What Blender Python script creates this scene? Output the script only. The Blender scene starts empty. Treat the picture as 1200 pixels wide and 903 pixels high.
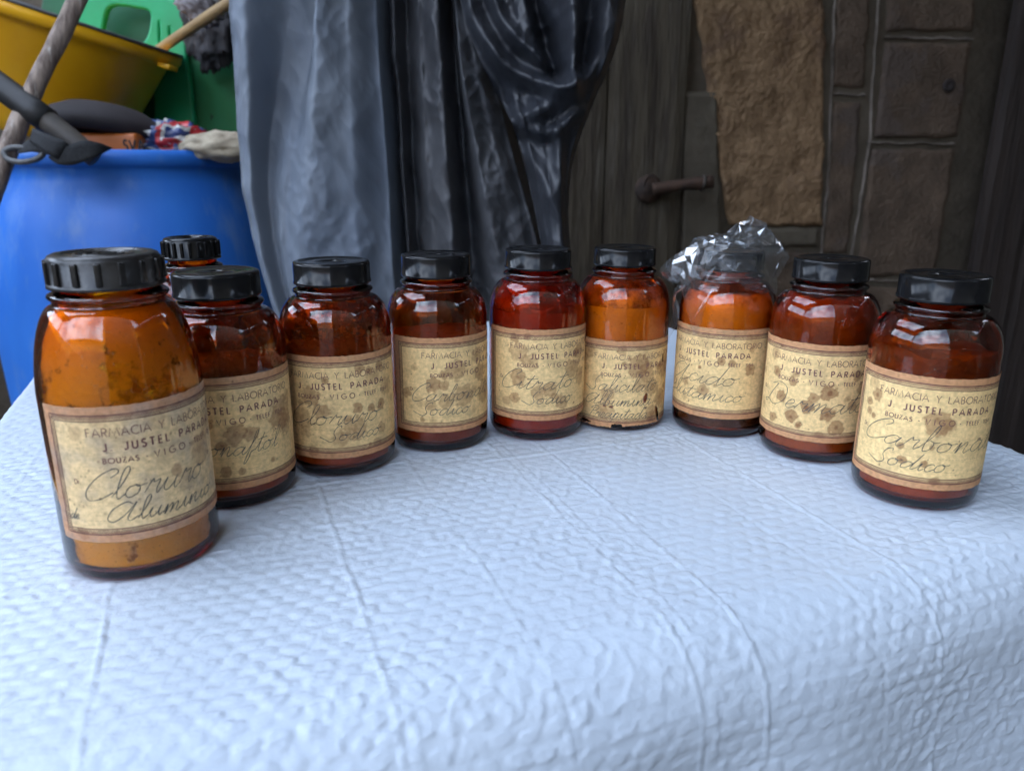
import bpy, bmesh, math, random
import numpy as np
from mathutils import Vector, Matrix

# ------------------------------------------------------------------ camera
SC = bpy.context.scene
COL = SC.collection
F_PX, PITCH, ROLL, CAM_H = 891.47, 0.28433, 0.0042, 0.20956      # table top is z = 0, 1 unit = 1 m
cam_d = bpy.data.cameras.new('camera')
cam_d.sensor_width = 36.0
cam_d.lens = F_PX / 1200.0 * 36.0
cam_d.clip_start = 0.01
cam_d.clip_end = 200.0
cam_d.dof.use_dof = True
cam_d.dof.focus_distance = 0.56
cam_d.dof.aperture_fstop = 9.5
cam = bpy.data.objects.new('camera', cam_d)
COL.objects.link(cam)
cam.matrix_world = (Matrix.Translation((0, 0, CAM_H)) @ Matrix.Rotation(math.pi/2 - PITCH, 4, 'X')
                    @ Matrix.Rotation(ROLL, 4, 'Z'))
SC.camera = cam

# ------------------------------------------------------------------ world, sun, exposure
SUN_EL, SUN_AZ = math.radians(48), math.radians(35)          # the sun stands behind the shed
world = bpy.data.worlds.new('World')
SC.world = world
world.use_nodes = True
wn, wl = world.node_tree.nodes, world.node_tree.links
wn.clear()
sky = wn.new('ShaderNodeTexSky'); sky.sky_type = 'NISHITA'; sky.sun_disc = False
sky.sun_elevation = SUN_EL; sky.sun_rotation = SUN_AZ
sky.air_density = 1.0; sky.dust_density = 1.5; sky.ozone_density = 1.0
tc = wn.new('ShaderNodeTexCoord')
cn = wn.new('ShaderNodeTexNoise'); cn.inputs['Scale'].default_value = 3.2
cn.inputs['Detail'].default_value = 7; cn.inputs['Roughness'].default_value = 0.58
wl.new(tc.outputs['Generated'], cn.inputs['Vector'])
cr = wn.new('ShaderNodeValToRGB')
cr.color_ramp.elements[0].position = 0.40; cr.color_ramp.elements[0].color = (0.12, 0.12, 0.12, 1)
cr.color_ramp.elements[1].position = 0.62; cr.color_ramp.elements[1].color = (0.95, 0.95, 0.95, 1)
wl.new(cn.outputs['Fac'], cr.inputs['Fac'])
cmix = wn.new('ShaderNodeMix'); cmix.data_type = 'RGBA'
wl.new(cr.outputs['Color'], cmix.inputs['Factor'])
wl.new(sky.outputs['Color'], cmix.inputs['A'])
cmix.inputs['B'].default_value = (8.9, 10.2, 12.4, 1)
bg = wn.new('ShaderNodeBackground'); bg.inputs['Strength'].default_value = 0.12
wl.new(cmix.outputs['Result'], bg.inputs['Color'])
wo = wn.new('ShaderNodeOutputWorld'); wl.new(bg.outputs['Background'], wo.inputs['Surface'])

sun_d = bpy.data.lights.new('sun', 'SUN'); sun_d.energy = 1.0; sun_d.angle = math.radians(8)
sun_d.color = (1.0, 0.95, 0.87)
sun = bpy.data.objects.new('sun', sun_d); COL.objects.link(sun)
sdir = Vector((math.sin(SUN_AZ)*math.cos(SUN_EL), math.cos(SUN_AZ)*math.cos(SUN_EL), math.sin(SUN_EL)))
sun.rotation_euler = sdir.to_track_quat('Z', 'Y').to_euler()
sun.location = (1, 2, 6)

vs = SC.view_settings
vs.view_transform = 'Standard'; vs.look = 'None'; vs.gamma = 1.0; vs.use_curve_mapping = False
vs.exposure = 2.88
cy = SC.cycles
cy.max_bounces = 14; cy.diffuse_bounces = 5; cy.glossy_bounces = 6
cy.transmission_bounces = 14; cy.transparent_max_bounces = 24; cy.volume_bounces = 0
cy.caustics_reflective = True; cy.caustics_refractive = True
cy.blur_glossy = 0.3
cy.sample_clamp_indirect = 6.0
cy.use_denoising = True
try: cy.denoiser = 'OPENIMAGEDENOISE'
except Exception: pass
cy.denoising_input_passes = 'RGB_ALBEDO_NORMAL'

# ------------------------------------------------------------------ numpy noise
_rng = np.random.RandomState(7)
_perm = np.concatenate([_rng.permutation(256)]*3)
_g3 = _rng.randn(256, 3); _g3 /= np.linalg.norm(_g3, axis=1)[:, None]
def noise3(x, y, z=0.0):
    x, y, z = np.broadcast_arrays(np.asarray(x, float), np.asarray(y, float), np.asarray(z, float))
    xi, yi, zi = np.floor(x).astype(int), np.floor(y).astype(int), np.floor(z).astype(int)
    xf, yf, zf = x-xi, y-yi, z-zi
    u, v, w = (t*t*t*(t*(t*6-15)+10) for t in (xf, yf, zf))
    def g(i, j, k):
        h = _perm[_perm[_perm[(xi+i) & 255] + ((yi+j) & 255)] + ((zi+k) & 255)]
        gg = _g3[h]
        return gg[..., 0]*(xf-i) + gg[..., 1]*(yf-j) + gg[..., 2]*(zf-k)
    def L(a, b, t): return a + (b-a)*t
    r = L(L(L(g(0,0,0), g(1,0,0), u), L(g(0,1,0), g(1,1,0), u), v),
          L(L(g(0,0,1), g(1,0,1), u), L(g(0,1,1), g(1,1,1), u), v), w)
    return r*1.6
def fbm(x, y, z=0.0, o=4, rough=0.5):
    s, a, t = 0, 1.0, 0
    for k in range(o):
        s = s + a*noise3(np.asarray(x)*2**k, np.asarray(y)*2**k, np.asarray(z)*2**k + 17.3*k); t += a; a *= rough
    return s/t
def sstep(a, b, x):
    t = np.clip((x-a)/(b-a), 0, 1); return t*t*(3-2*t)

# ------------------------------------------------------------------ geometry helpers
def at(px, py, Y):
    """the point at depth Y (metres in front of the lens) that stands at this place of the photograph"""
    x, y = px-600.0, py-451.5
    c, s = math.cos(ROLL), math.sin(ROLL)
    x, y = (c*x + s*y)/F_PX, (-s*x + c*y)/F_PX
    cc, ss = math.cos(PITCH), math.sin(PITCH)
    D = (x, cc - ss*y, -ss - cc*y)
    t = Y/D[1]
    return Vector((D[0]*t, Y, CAM_H + D[2]*t))
def new_mesh(name, V, F, smooth=True, mat=None):
    me = bpy.data.meshes.new(name)
    V = np.asarray(V, np.float32)
    if isinstance(F, np.ndarray):
        n, k = F.shape
        me.vertices.add(len(V)); me.vertices.foreach_set('co', V.ravel())
        me.loops.add(n*k); me.loops.foreach_set('vertex_index', F.astype(np.int32).ravel())
        me.polygons.add(n)
        me.polygons.foreach_set('loop_start', np.arange(0, n*k, k, dtype=np.int32))
        me.polygons.foreach_set('loop_total', np.full(n, k, np.int32))
        me.update(calc_edges=True)
    else:
        me.from_pydata([tuple(map(float, v)) for v in V], [], F)
        me.update()
    me.polygons.foreach_set('use_smooth', np.full(len(me.polygons), smooth, bool))
    if mat: me.materials.append(mat)
    return me
def link(name, me, parent=None, loc=None, rot=None, kind=None):
    o = bpy.data.objects.new(name, me); COL.objects.link(o)
    if parent: o.parent = parent
    if loc is not None: o.location = loc
    if rot is not None: o.rotation_euler = rot
    if kind: o['kind'] = kind
    return o
def thing(name, label, cat, loc=(0, 0, 0), rot=(0, 0, 0), group=None, me=None):
    o = bpy.data.objects.new(name, me); COL.objects.link(o)
    o.location = loc; o.rotation_euler = rot
    o['label'] = label; o['category'] = cat
    if group: o['group'] = group
    return o
def grid_faces(n, m, wrap=False):
    i = np.arange(n-1)[:, None]; mm = m if wrap else m-1
    j = np.arange(mm)[None, :]
    a = i*m + j; b = i*m + (j+1) % m; c = (i+1)*m + (j+1) % m; d = (i+1)*m + j
    return np.stack([a, b, c, d], -1).reshape(-1, 4)
def lathe(name, prof, n=64, mat=None, smooth=True, closed=False):
    """prof: (r, z) list, outward side when listed bottom to top"""
    P = np.array(prof, float)
    a = np.linspace(0, 2*np.pi, n, endpoint=False)
    V = np.stack([P[:, 0, None]*np.cos(a), P[:, 0, None]*np.sin(a), np.repeat(P[:, 1, None], n, 1)], -1).reshape(-1, 3)
    F = grid_faces(len(P), n, True)
    me = new_mesh(name, V, F, smooth, mat)
    bm = bmesh.new(); bm.from_mesh(me)
    bmesh.ops.remove_doubles(bm, verts=bm.verts, dist=1e-6)
    if closed:
        pass
    bmesh.ops.recalc_face_normals(bm, faces=bm.faces) if closed else None
    bm.to_mesh(me); bm.free()
    me.polygons.foreach_set('use_smooth', np.full(len(me.polygons), smooth, bool))
    return me
def arc(c, r, a0, a1, n=8, sx=1, sz=1):
    return [(c[0] + sx*r*math.cos(math.radians(a0+(a1-a0)*k/n)), c[1] + sz*r*math.sin(math.radians(a0+(a1-a0)*k/n))) for k in range(n+1)]
def catmull(P, k=6, closed=False):
    P = [np.array(p, float) for p in P]
    if len(P) < 3: return np.array(P)
    out = []
    n = len(P)
    rngs = range(n) if closed else range(n-1)
    for i in rngs:
        p1, p2 = P[i], P[(i+1) % n]
        p0 = P[i-1] if (i > 0 or closed) else 2*p1-p2
        p3 = P[(i+2) % n] if (i+2 < n or closed) else 2*p2-p1
        for t in np.arange(k)/k:
            out.append(0.5*((2*p1)+(-p0+p2)*t+(2*p0-5*p1+4*p2-p3)*t*t+(-p0+3*p1-3*p2+p3)*t**3))
    if not closed: out.append(P[-1])
    return np.array(out)
def tube(name, pts, rad, n=12, mat=None, caps=True, k=6, smooth_path=True, wob=0.0, seed=0):
    P = catmull(pts, k) if smooth_path and len(pts) > 2 else np.array(pts, float)
    if len(P) == 2: P = P[0] + np.linspace(0, 1, 24)[:, None]*(P[1]-P[0])
    R = np.interp(np.linspace(0, 1, len(P)), np.linspace(0, 1, len(rad)), rad) if hasattr(rad, '__len__') else np.full(len(P), rad)
    T = np.gradient(P, axis=0); T /= np.linalg.norm(T, axis=1)[:, None]
    up = np.array([0, 0, 1.0]) if abs(T[0][2]) < .9 else np.array([1.0, 0, 0])
    V = []
    for i in range(len(P)):
        s = np.cross(T[i], up); s /= np.linalg.norm(s); up = np.cross(s, T[i])
        a = np.linspace(0, 2*np.pi, n, endpoint=False)
        rr = R[i]*(1 + wob*noise3(np.cos(a)*1.3+seed, np.sin(a)*1.3, i*0.35))
        V.append(P[i] + rr[:, None]*(np.cos(a)[:, None]*s + np.sin(a)[:, None]*up))
    V = np.concatenate(V)
    F = [tuple(f) for f in grid_faces(len(P), n, True)]
    if caps:
        F.append(tuple(range(n))[::-1]); F.append(tuple(range(len(V)-n, len(V))))
    me = new_mesh(name, V, F, True, mat)
    bm = bmesh.new(); bm.from_mesh(me); bmesh.ops.recalc_face_normals(bm, faces=bm.faces); bm.to_mesh(me); bm.free()
    return me
def box_mesh(name, sx, sy, sz, mat=None, bev=0.0, c=(0, 0, 0), rough=0.0, sub=0, seed=0, segs=2):
    bm = bmesh.new(); bmesh.ops.create_cube(bm, size=1)
    for v in bm.verts: v.co = Vector((v.co.x*sx + c[0], v.co.y*sy + c[1], v.co.z*sz + c[2]))
    if bev: bmesh.ops.bevel(bm, geom=bm.edges[:], offset=bev, segments=segs, profile=.6, affect='EDGES')
    if sub: bmesh.ops.subdivide_edges(bm, edges=bm.edges[:], cuts=sub, use_grid_fill=True)
    if rough:
        co = np.array([v.co[:] for v in bm.verts])
        d = np.stack([fbm(co[:, 0]*22+seed+q*9, co[:, 1]*22, co[:, 2]*22, 3) for q in range(3)], -1)*rough
        for v, dd in zip(bm.verts, d): v.co += Vector(dd)
    me = bpy.data.meshes.new(name); bm.to_mesh(me); bm.free()
    me.polygons.foreach_set('use_smooth', np.full(len(me.polygons), bool(bev or sub), bool))
    if mat: me.materials.append(mat)
    return me

# ------------------------------------------------------------------ materials
def mat(name, base=(0.5, 0.5, 0.5), rough=0.5, metal=0.0, spec=0.5, coat=0.0, var=None, var_scale=8.0, var_pos=(0.4, 0.65),
        bump=0.0, bump_scale=60.0, stretch=(1, 1, 1), rough_var=0.0, second=None, second_scale=30, second_pos=(.55, .6), detail=6, sheen=0):
    m = bpy.data.materials.new(name); m.use_nodes = True
    N, L = m.node_tree.nodes, m.node_tree.links
    b = N['Principled BSDF']
    b.inputs['Base Color'].default_value = (*base, 1); b.inputs['Roughness'].default_value = rough
    b.inputs['Metallic'].default_value = metal; b.inputs['Specular IOR Level'].default_value = spec
    b.inputs['Coat Weight'].default_value = coat
    if sheen: b.inputs['Sheen Weight'].default_value = sheen
    t = N.new('ShaderNodeTexCoord'); mp = N.new('ShaderNodeMapping'); mp.inputs['Scale'].default_value = stretch
    L.new(t.outputs['Object'], mp.inputs['Vector'])
    def ramp(scale, pos, c0, c1, src=None):
        n = N.new('ShaderNodeTexNoise'); n.inputs['Scale'].default_value = scale; n.inputs['Detail'].default_value = detail
        n.inputs['Roughness'].default_value = .6
        L.new(mp.outputs['Vector'], n.inputs['Vector'])
        r = N.new('ShaderNodeValToRGB')
        r.color_ramp.elements[0].position, r.color_ramp.elements[1].position = pos
        r.color_ramp.elements[0].color = (*c0, 1); r.color_ramp.elements[1].color = (*c1, 1)
        L.new(n.outputs['Fac'], r.inputs['Fac'])
        return n, r
    out = None
    if var is not None:
        n, r = ramp(var_scale, var_pos, base, var); out = r.outputs['Color']
        if rough_var:
            mr = N.new('ShaderNodeMapRange'); mr.inputs['To Min'].default_value = rough-rough_var; mr.inputs['To Max'].default_value = rough+rough_var
            mr.inputs['From Min'].default_value = .3; mr.inputs['From Max'].default_value = .7
            L.new(n.outputs['Fac'], mr.inputs['Value']); L.new(mr.outputs['Result'], b.inputs['Roughness'])
    if second is not None:
        n2, r2 = ramp(second_scale, second_pos, (0, 0, 0), (1, 1, 1))
        mx = N.new('ShaderNodeMix'); mx.data_type = 'RGBA'
        L.new(r2.outputs['Color'], mx.inputs['Factor'])
        if out is not None: L.new(out, mx.inputs['A'])
        else: mx.inputs['A'].default_value = (*base, 1)
        mx.inputs['B'].default_value = (*second, 1)
        out = mx.outputs['Result']
    if out is not None: L.new(out, b.inputs['Base Color'])
    if bump:
        n3 = N.new('ShaderNodeTexNoise'); n3.inputs['Scale'].default_value = bump_scale; n3.inputs['Detail'].default_value = 5
        L.new(mp.outputs['Vector'], n3.inputs['Vector'])
        bp = N.new('ShaderNodeBump'); bp.inputs['Distance'].default_value = bump; bp.inputs['Strength'].default_value = 1
        L.new(n3.outputs['Fac'], bp.inputs['Height']); L.new(bp.outputs['Normal'], b.inputs['Normal'])
    return m
def glass_mat(name, absorb, density):
    m = bpy.data.materials.new(name); m.use_nodes = True
    N, L = m.node_tree.nodes, m.node_tree.links
    N.remove(N['Principled BSDF'])
    g = N.new('ShaderNodeBsdfPrincipled')
    g.inputs['Base Color'].default_value = (1, 1, 1, 1); g.inputs['Roughness'].default_value = 0.0
    g.inputs['Transmission Weight'].default_value = 1; g.inputs['IOR'].default_value = 1.56
    t = N.new('ShaderNodeTexCoord'); n = N.new('ShaderNodeTexNoise'); n.inputs['Scale'].default_value = 45; n.inputs['Detail'].default_value = 2
    L.new(t.outputs['Object'], n.inputs['Vector'])
    bp = N.new('ShaderNodeBump'); bp.inputs['Distance'].default_value = 0.0006; bp.inputs['Strength'].default_value = .5
    L.new(n.outputs['Fac'], bp.inputs['Height']); L.new(bp.outputs['Normal'], g.inputs['Normal'])
    # fine dust and smears dried on the glass
    n2 = N.new('ShaderNodeTexNoise'); n2.inputs['Scale'].default_value = 900; n2.inputs['Detail'].default_value = 1
    n3 = N.new('ShaderNodeTexNoise'); n3.inputs['Scale'].default_value = 60; n3.inputs['Detail'].default_value = 5
    L.new(t.outputs['Object'], n2.inputs['Vector']); L.new(t.outputs['Object'], n3.inputs['Vector'])
    r2 = N.new('ShaderNodeMapRange'); r2.inputs['From Min'].default_value = .70; r2.inputs['From Max'].default_value = .76; r2.inputs['To Max'].default_value = .35
    L.new(n2.outputs['Fac'], r2.inputs['Value'])
    r3 = N.new('ShaderNodeMapRange'); r3.inputs['From Min'].default_value = .5; r3.inputs['From Max'].default_value = .8; r3.inputs['To Max'].default_value = .03
    L.new(n3.outputs['Fac'], r3.inputs['Value'])
    ad = N.new('ShaderNodeMath'); ad.operation = 'ADD'; ad.use_clamp = True
    L.new(r2.outputs['Result'], ad.inputs[0]); L.new(r3.outputs['Result'], ad.inputs[1])
    df = N.new('ShaderNodeBsdfDiffuse'); df.inputs['Color'].default_value = (.42, .36, .30, 1)
    ms = N.new('ShaderNodeMixShader')
    L.new(ad.outputs['Value'], ms.inputs['Fac']); L.new(g.outputs['BSDF'], ms.inputs[1]); L.new(df.outputs['BSDF'], ms.inputs[2])
    L.new(ms.outputs['Shader'], N['Material Output'].inputs['Surface'])
    va = N.new('ShaderNodeVolumeAbsorption'); va.inputs['Color'].default_value = (*absorb, 1); va.inputs['Density'].default_value = density
    L.new(va.outputs['Volume'], N['Material Output'].inputs['Volume'])
    return m

# ------------------------------------------------------------------ the bottles' places (metres) and looks
# phi: where the middle of the label's print sits, degrees to the right of the side that faces the lens
BOTTLES = [
 dict(x=-.2069, y=.3880, R=.0397, H=.1653, rc=.02755, hc=.0164, phi=29, z0=.0235, tall=True),
 dict(x=-.1840, y=.4719, R=.0383, H=.145, rc=.0264, hc=.0155, phi=3, z0=.0140),
 dict(x=-.1245, y=.5252, R=.0383, H=.145, rc=.0264, hc=.0155, phi=6, z0=.0141),
 dict(x=-.0575, y=.5731, R=.0380, H=.1445, rc=.0263, hc=.0165, phi=42, z0=.0160),
 dict(x=.0200, y=.5989, R=.0385, H=.146, rc=.0264, hc=.0152, phi=28, z0=.0170),
 dict(x=.0912, y=.6224, R=.0383, H=.145, rc=.0254, hc=.0145, phi=28, z0=.0030),
 dict(x=.1735, y=.6074, R=.0383, H=.1445, rc=.0258, hc=.0150, phi=-13, z0=.0157),
 dict(x=.2308, y=.5533, R=.0383, H=.145, rc=.0264, hc=.0155, phi=7.5, z0=.0163),
 dict(x=.2700, y=.4748, R=.0383, H=.1445, rc=.0264, hc=.0160, phi=18.5, z0=.0146),
 dict(x=-.2520, y=.6020, R=.0330, H=.153, rc=.0215, hc=.0165, phi=0, z0=.02, small=True),
]

# ------------------------------------------------------------------ the setting: ground, stone wall, roof, yard
GZ = -0.74
ground_m = mat('packed_earth', (.05, .045, .04), .9, var=(.08, .07, .06), var_scale=3, bump=.01, bump_scale=30)
V = []; nx, ny = 90, 90
gx = np.linspace(-12, 12, nx); gy = np.linspace(-12, 12, ny)
GX, GY = np.meshgrid(gx, gy, indexing='ij')
V = np.stack([GX, GY, GZ + .008*fbm(GX*2, GY*2)], -1).reshape(-1, 3)
o = link('ground', new_mesh('ground', V, grid_faces(nx, ny)[:, ::-1], True, ground_m), kind='structure')
o['label'] = 'packed earth ground under the table and the shed'

stone_ochre = mat('ochre_granite', (.19, .112, .054), .9, var=(.32, .20, .105), var_scale=14, bump=.012, bump_scale=70, second=(.13, .075, .045), second_scale=5, second_pos=(.5, .62))
stone_brown = mat('brown_granite', (.078, .052, .034), .92, var=(.125, .085, .056), var_scale=10, bump=.006, bump_scale=90, second=(.09, .065, .05), second_scale=4)
mortar_m = mat('grey_mortar', (.085, .068, .048), .95, var=(.125, .10, .072), var_scale=9, bump=.004, bump_scale=60)
mortar_light = mat('pale_mortar', (.20, .165, .135), .95, var=(.09, .072, .055), var_scale=12, bump=.004, bump_scale=60)
wall = thing('stone_wall', 'rough brown granite block wall with grey mortar joints behind the bottles', 'wall', (0, 0, 0))
WY = 2.30
def wpt(px, py): return at(px, py, WY)
def slab_poly(name, poly, y_front, depth, m, parent, amp=.004, seed=0, res=.012, bevel=.010):
    """a block whose front outline is a polygon on the wall plane, its face rough and its edges rounded"""
    P = np.array([(p[0], p[1]) for p in poly], float)
    x0, z0 = P.min(0); x1, z1 = P.max(0)
    n = max(4, int((x1-x0)/res)); k = max(4, int((z1-z0)/res))
    u = np.linspace(0, 1, n+1); w = np.linspace(0, 1, k+1)
    # bilinear patch when four corners
    A, B, C, D = [np.array(q) for q in P[:4]]      # bl, br, tr, tl
    U, W = np.meshgrid(u, w, indexing='ij')
    XZ = ((1-U)*(1-W))[..., None]*A + (U*(1-W))[..., None]*B + (U*W)[..., None]*C + ((1-U)*W)[..., None]*D
    wid, hei = (x1-x0), (z1-z0)
    e = np.minimum(np.minimum(U, 1-U)*wid, np.minimum(W, 1-W)*hei)
    nz = fbm(XZ[..., 0]*14+seed, XZ[..., 1]*14, seed*1.7, 4, .6)
    XZ[..., 0] += .008*noise3(XZ[..., 1]*18, seed, 0)*(1); XZ[..., 1] += .006*noise3(XZ[..., 0]*16, seed+5, 0)
    round_ = bevel*(1-np.clip(e/bevel, 0, 1))**2
    Y = y_front + round_ - amp*nz
    edge = (e < 1e-9); Y = np.where(edge, y_front + depth, Y)
    V = np.stack([XZ[..., 0], Y, XZ[..., 1]], -1).reshape(-1, 3)
    return link(name, new_mesh(name, V, grid_faces(n+1, k+1)[:, ::-1], True, m), parent)
# mortar backing, built as a solid body
link('mortar_bed', box_mesh('mortar_bed', 5.6, .3, 3.0, mortar_m, sub=3, c=(-.75, WY+.154, .67)), wall)
def quad_px(x0b, x1b, yb, x0t, x1t, yt):
    a, b, c, d = wpt(x0b, yb), wpt(x1b, yb), wpt(x1t, yt), wpt(x0t, yt)
    return [(a.x, a.z), (b.x, b.z), (c.x, c.z), (d.x, d.z)]
slab_poly('stone', quad_px(852, 964, 268, 788, 970, -140), WY-.012, .05, stone_ochre, wall, .016, 1)
slab_poly('stone', quad_px(848, 985, 460, 842, 950, 292), WY-.004, .05, stone_brown, wall, .01, 2)
slab_poly('stone', quad_px(974, 1015, 107, 980, 1030, -140), WY-.004, .05, stone_brown, wall, .008, 3)
slab_poly('stone', quad_px(963, 997, 300, 974, 1013, 115), WY-.003, .05, stone_brown, wall, .008, 4)
slab_poly('stone', quad_px(1034, 1143, 41, 1048, 1160, -140), WY-.006, .05, stone_brown, wall, .008, 5)
slab_poly('stone', quad_px(1021, 1125, 165, 1034, 1142, 46), WY-.008, .05, stone_brown, wall, .008, 6)
slab_poly('stone', quad_px(1000, 1099, 327, 1018, 1123, 171), WY-.006, .05, stone_brown, wall, .008, 7)
slab_poly('stone', quad_px(978, 1078, 520, 998, 1098, 333), WY-.006, .05, stone_brown, wall, .008, 8)
# iron-stained hole in a block, pale mortar ribbons pressed into the joints
hole = wpt(1108, 101)
me = lathe('bolt_hole', [(.001, 0.0), (.012, .001), (.018, .005), (.014, .009), (.006, .006), (0.0005, .005)], 14, mat('rust_hole', (.03, .022, .02), .9))
link('bolt_hole', me, wall, hole + Vector((0, -.014, 0)), (math.pi/2, 0, 0))
def ribbon(px0, px1, w, seed, name='mortar_joint', dep=.0):
    p = [wpt(px0[0]+(px1[0]-px0[0])*t, px0[1]+(px1[1]-px0[1])*t) for t in np.linspace(0, 1, 34)]
    P = np.array([q[:] for q in p]); P[:, 1] = WY
    T = np.gradient(P, axis=0); T /= np.linalg.norm(T, axis=1)[:, None]
    S = np.stack([-T[:, 2], 0*T[:, 0], T[:, 0]], -1)
    rows = []
    for j, (a, b) in enumerate([(-1, .02), (-.8, -.0035), (0, -.0048), (.8, -.0035), (1, .02)]):
        ww = w*(1+.9*noise3(np.arange(34)*.47+seed, j*.8, 0))
        off = .004*noise3(np.arange(34)*.21, seed*2.1, 0)
        q = P + S*(a*ww/2+off)[:, None]; q[:, 1] += b + .002*noise3(np.arange(34)*.5, seed, 0)
        rows.append(q)
    V = np.stack(rows, 0).reshape(-1, 3)
    link(name, new_mesh(name, V, grid_faces(5, 34), True, mortar_light), wall)
ribbon((1036, 44), (1140, 46), .008, 1); ribbon((1016, 167), (1118, 169), .008, 2); ribbon((1000, 329), (1100, 329), .008, 3)
ribbon((1034, -60), (1019, 168), .008, 4); ribbon((1019, 168), (994, 330), .008, 5)
ribbon((980, -40), (971, 200), .007, 6); ribbon((971, 200), (962, 300), .006, 7); ribbon((974, 110), (1014, 112), .008, 8)
# dark jamb at the right edge of the wall and the wooden door beyond it
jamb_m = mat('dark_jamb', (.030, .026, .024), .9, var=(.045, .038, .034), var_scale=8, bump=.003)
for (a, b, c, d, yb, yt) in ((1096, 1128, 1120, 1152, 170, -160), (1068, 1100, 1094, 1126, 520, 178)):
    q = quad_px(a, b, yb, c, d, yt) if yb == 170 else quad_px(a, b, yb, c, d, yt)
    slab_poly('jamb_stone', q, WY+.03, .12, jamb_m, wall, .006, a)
def plank(name, x0, x1, z0, z1, y, th, m, parent, seed, arch=.002):
    n, k = 8, 40
    U, W = np.meshgrid(np.linspace(0, 1, n+1), np.linspace(0, 1, k+1), indexing='ij')
    e = np.minimum(U, 1-U)*(x1-x0)
    Y = y + .004*(1-np.clip(e/.006, 0, 1)) - .0025*noise3(U*5+seed, W*3, seed) - .0012*noise3(U*30+seed, W*5, 2)
    X = x0 + (x1-x0)*U + .0015*noise3(W*6, seed, 1)
    front = np.stack([X, Y, z0+(z1-z0)*W], -1).reshape(-1, 3)
    back = front.copy(); back[:, 1] = y+th
    F = grid_faces(n+1, k+1)
    F2 = [tuple(f[::-1]) for f in F] + [tuple(f+len(front)) for f in F]
    i0 = np.arange(k); 
    for j in (0, n):
        for i in range(k):
            a = j*(k+1)+i; F2.append((a, a+1, a+1+len(front), a+len(front)) if j else (a+1, a, a+len(front), a+1+len(front)))
    return link(name, new_mesh(name, np.concatenate([front, back]), F2, False, m), parent)
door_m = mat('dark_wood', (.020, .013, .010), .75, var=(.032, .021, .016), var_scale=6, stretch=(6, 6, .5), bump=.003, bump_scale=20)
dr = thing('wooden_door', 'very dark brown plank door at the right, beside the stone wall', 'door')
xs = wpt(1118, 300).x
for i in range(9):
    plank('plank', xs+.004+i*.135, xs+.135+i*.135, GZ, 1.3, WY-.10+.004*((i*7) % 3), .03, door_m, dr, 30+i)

# pale weathered board door behind the bottles, left of the stone, with its rusty bolt
old_m = mat('weathered_board', (.078, .060, .037), .85, var=(.042, .030, .019), var_scale=5, stretch=(7, 7, .8), bump=.004, bump_scale=18,
            second=(.11, .092, .068), second_scale=4, second_pos=(.55, .7), var_pos=(.42, .62))
od = thing('board_door', 'weathered grey-brown plank door left of the rough ochre stone', 'door')
edges = [560, 628, 664, 706, 795]
for i in range(len(edges)-1):
    plank('plank', wpt(edges[i], 230).x+.002, wpt(edges[i+1], 230).x-.002, GZ, 1.3, WY-.03+.003*(i % 2), .028, old_m, od, 3+i*5)
for i in range(7):
    x1 = wpt(edges[0], 230).x-.002 - i*.15
    plank('plank', x1-.146, x1, GZ, 1.3, WY-.03+.003*(i % 2), .028, old_m, od, 53+i*5)
plast = mat('grey_plaster', (.115, .094, .066), .95, var=(.08, .064, .044), var_scale=6, bump=.004, bump_scale=40)
slab_poly('plaster_patch', quad_px(792, 852, 460, 800, 840, 104), WY-.016, .04, plast, wall, .006, 21)
slab_poly('plaster_patch', quad_px(842, 960, 292, 868, 962, 262), WY-.010, .045, plast, wall, .006, 22)
rust = mat('rusty_iron', (.040, .028, .022), .8, metal=.2, var=(.085, .045, .028), var_scale=20, bump=.002, bump_scale=60)
bolt = thing('door_bolt', 'rusty iron bolt with a round rosette on the old plank door', 'bolt', at(762, 222, WY-.062))
o0 = at(762, 222, WY-.062)
me = lathe('rosette', [(.001, .018), (.012, .018), (.020, .014), (.034, .010), (.040, .004), (.040, 0), (.0, 0)], 22, rust)
link('rosette', me, bolt, (0, .03, 0), (math.pi/2, 0, 0))
e0 = at(836, 213, WY-.085) - o0
link('bar', tube('bar', [(.006, -.002, 0), (e0.x*.5, e0.y*.6, e0.z*.5+.002), tuple(e0)], [.019, .0165, .0185], 10, rust, wob=.15), bolt)
me = lathe('ring', [(.016, -.004), (.023, -.004), (.023, .004), (.016, .004), (.016, -.004)], 16, mat('worn_iron', (.12, .10, .085), .6, metal=.4, var=(.05, .04, .03), var_scale=30))
rg = link('ring', me, bolt, e0*.84, (0, math.pi/2+.12, 0))
link('hanging_ring', tube('hanging_ring', [(-.026*math.cos(a)*.8, -.004, .034*math.sin(a)+.004) for a in np.linspace(.2, 2.7, 9)], .0045, 8, rust), bolt)

# unseen shed roof, added walls that limit the sky light, house behind the lens
tim = mat('roof_timber', (.11, .075, .05), .8, var=(.07, .048, .032), var_scale=5, stretch=(1, 6, 6), bump=.003)
tile_m = mat('clay_tile', (.38, .17, .095), .85, var=(.28, .14, .09), var_scale=6, bump=.004)
roof = thing('shed_roof', 'unseen plank shed roof above the bottles, its left gap shaped to let in sky light', 'roof')
def roof_piece(x0, x1, y0, y1, z=2.2):
    n = max(1, int((y1-y0)/.2))
    for i in range(n):
        a = y0+(y1-y0)*i/n; b = y0+(y1-y0)*(i+1)/n
        link('roof_board', box_mesh('roof_board', x1-x0, b-a-.003, .04, tim, c=((x0+x1)/2, (a+b)/2, z+.004*(i % 2))), roof)
roof_piece(-.78, 2.9, -.70, 2.7)
roof_piece(-3.5, -2.3, -1.1, 2.7)
roof_piece(-2.297, -.783, -.70, -.05)  # opening kept behind these boards lets sky light down onto the barrel
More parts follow.
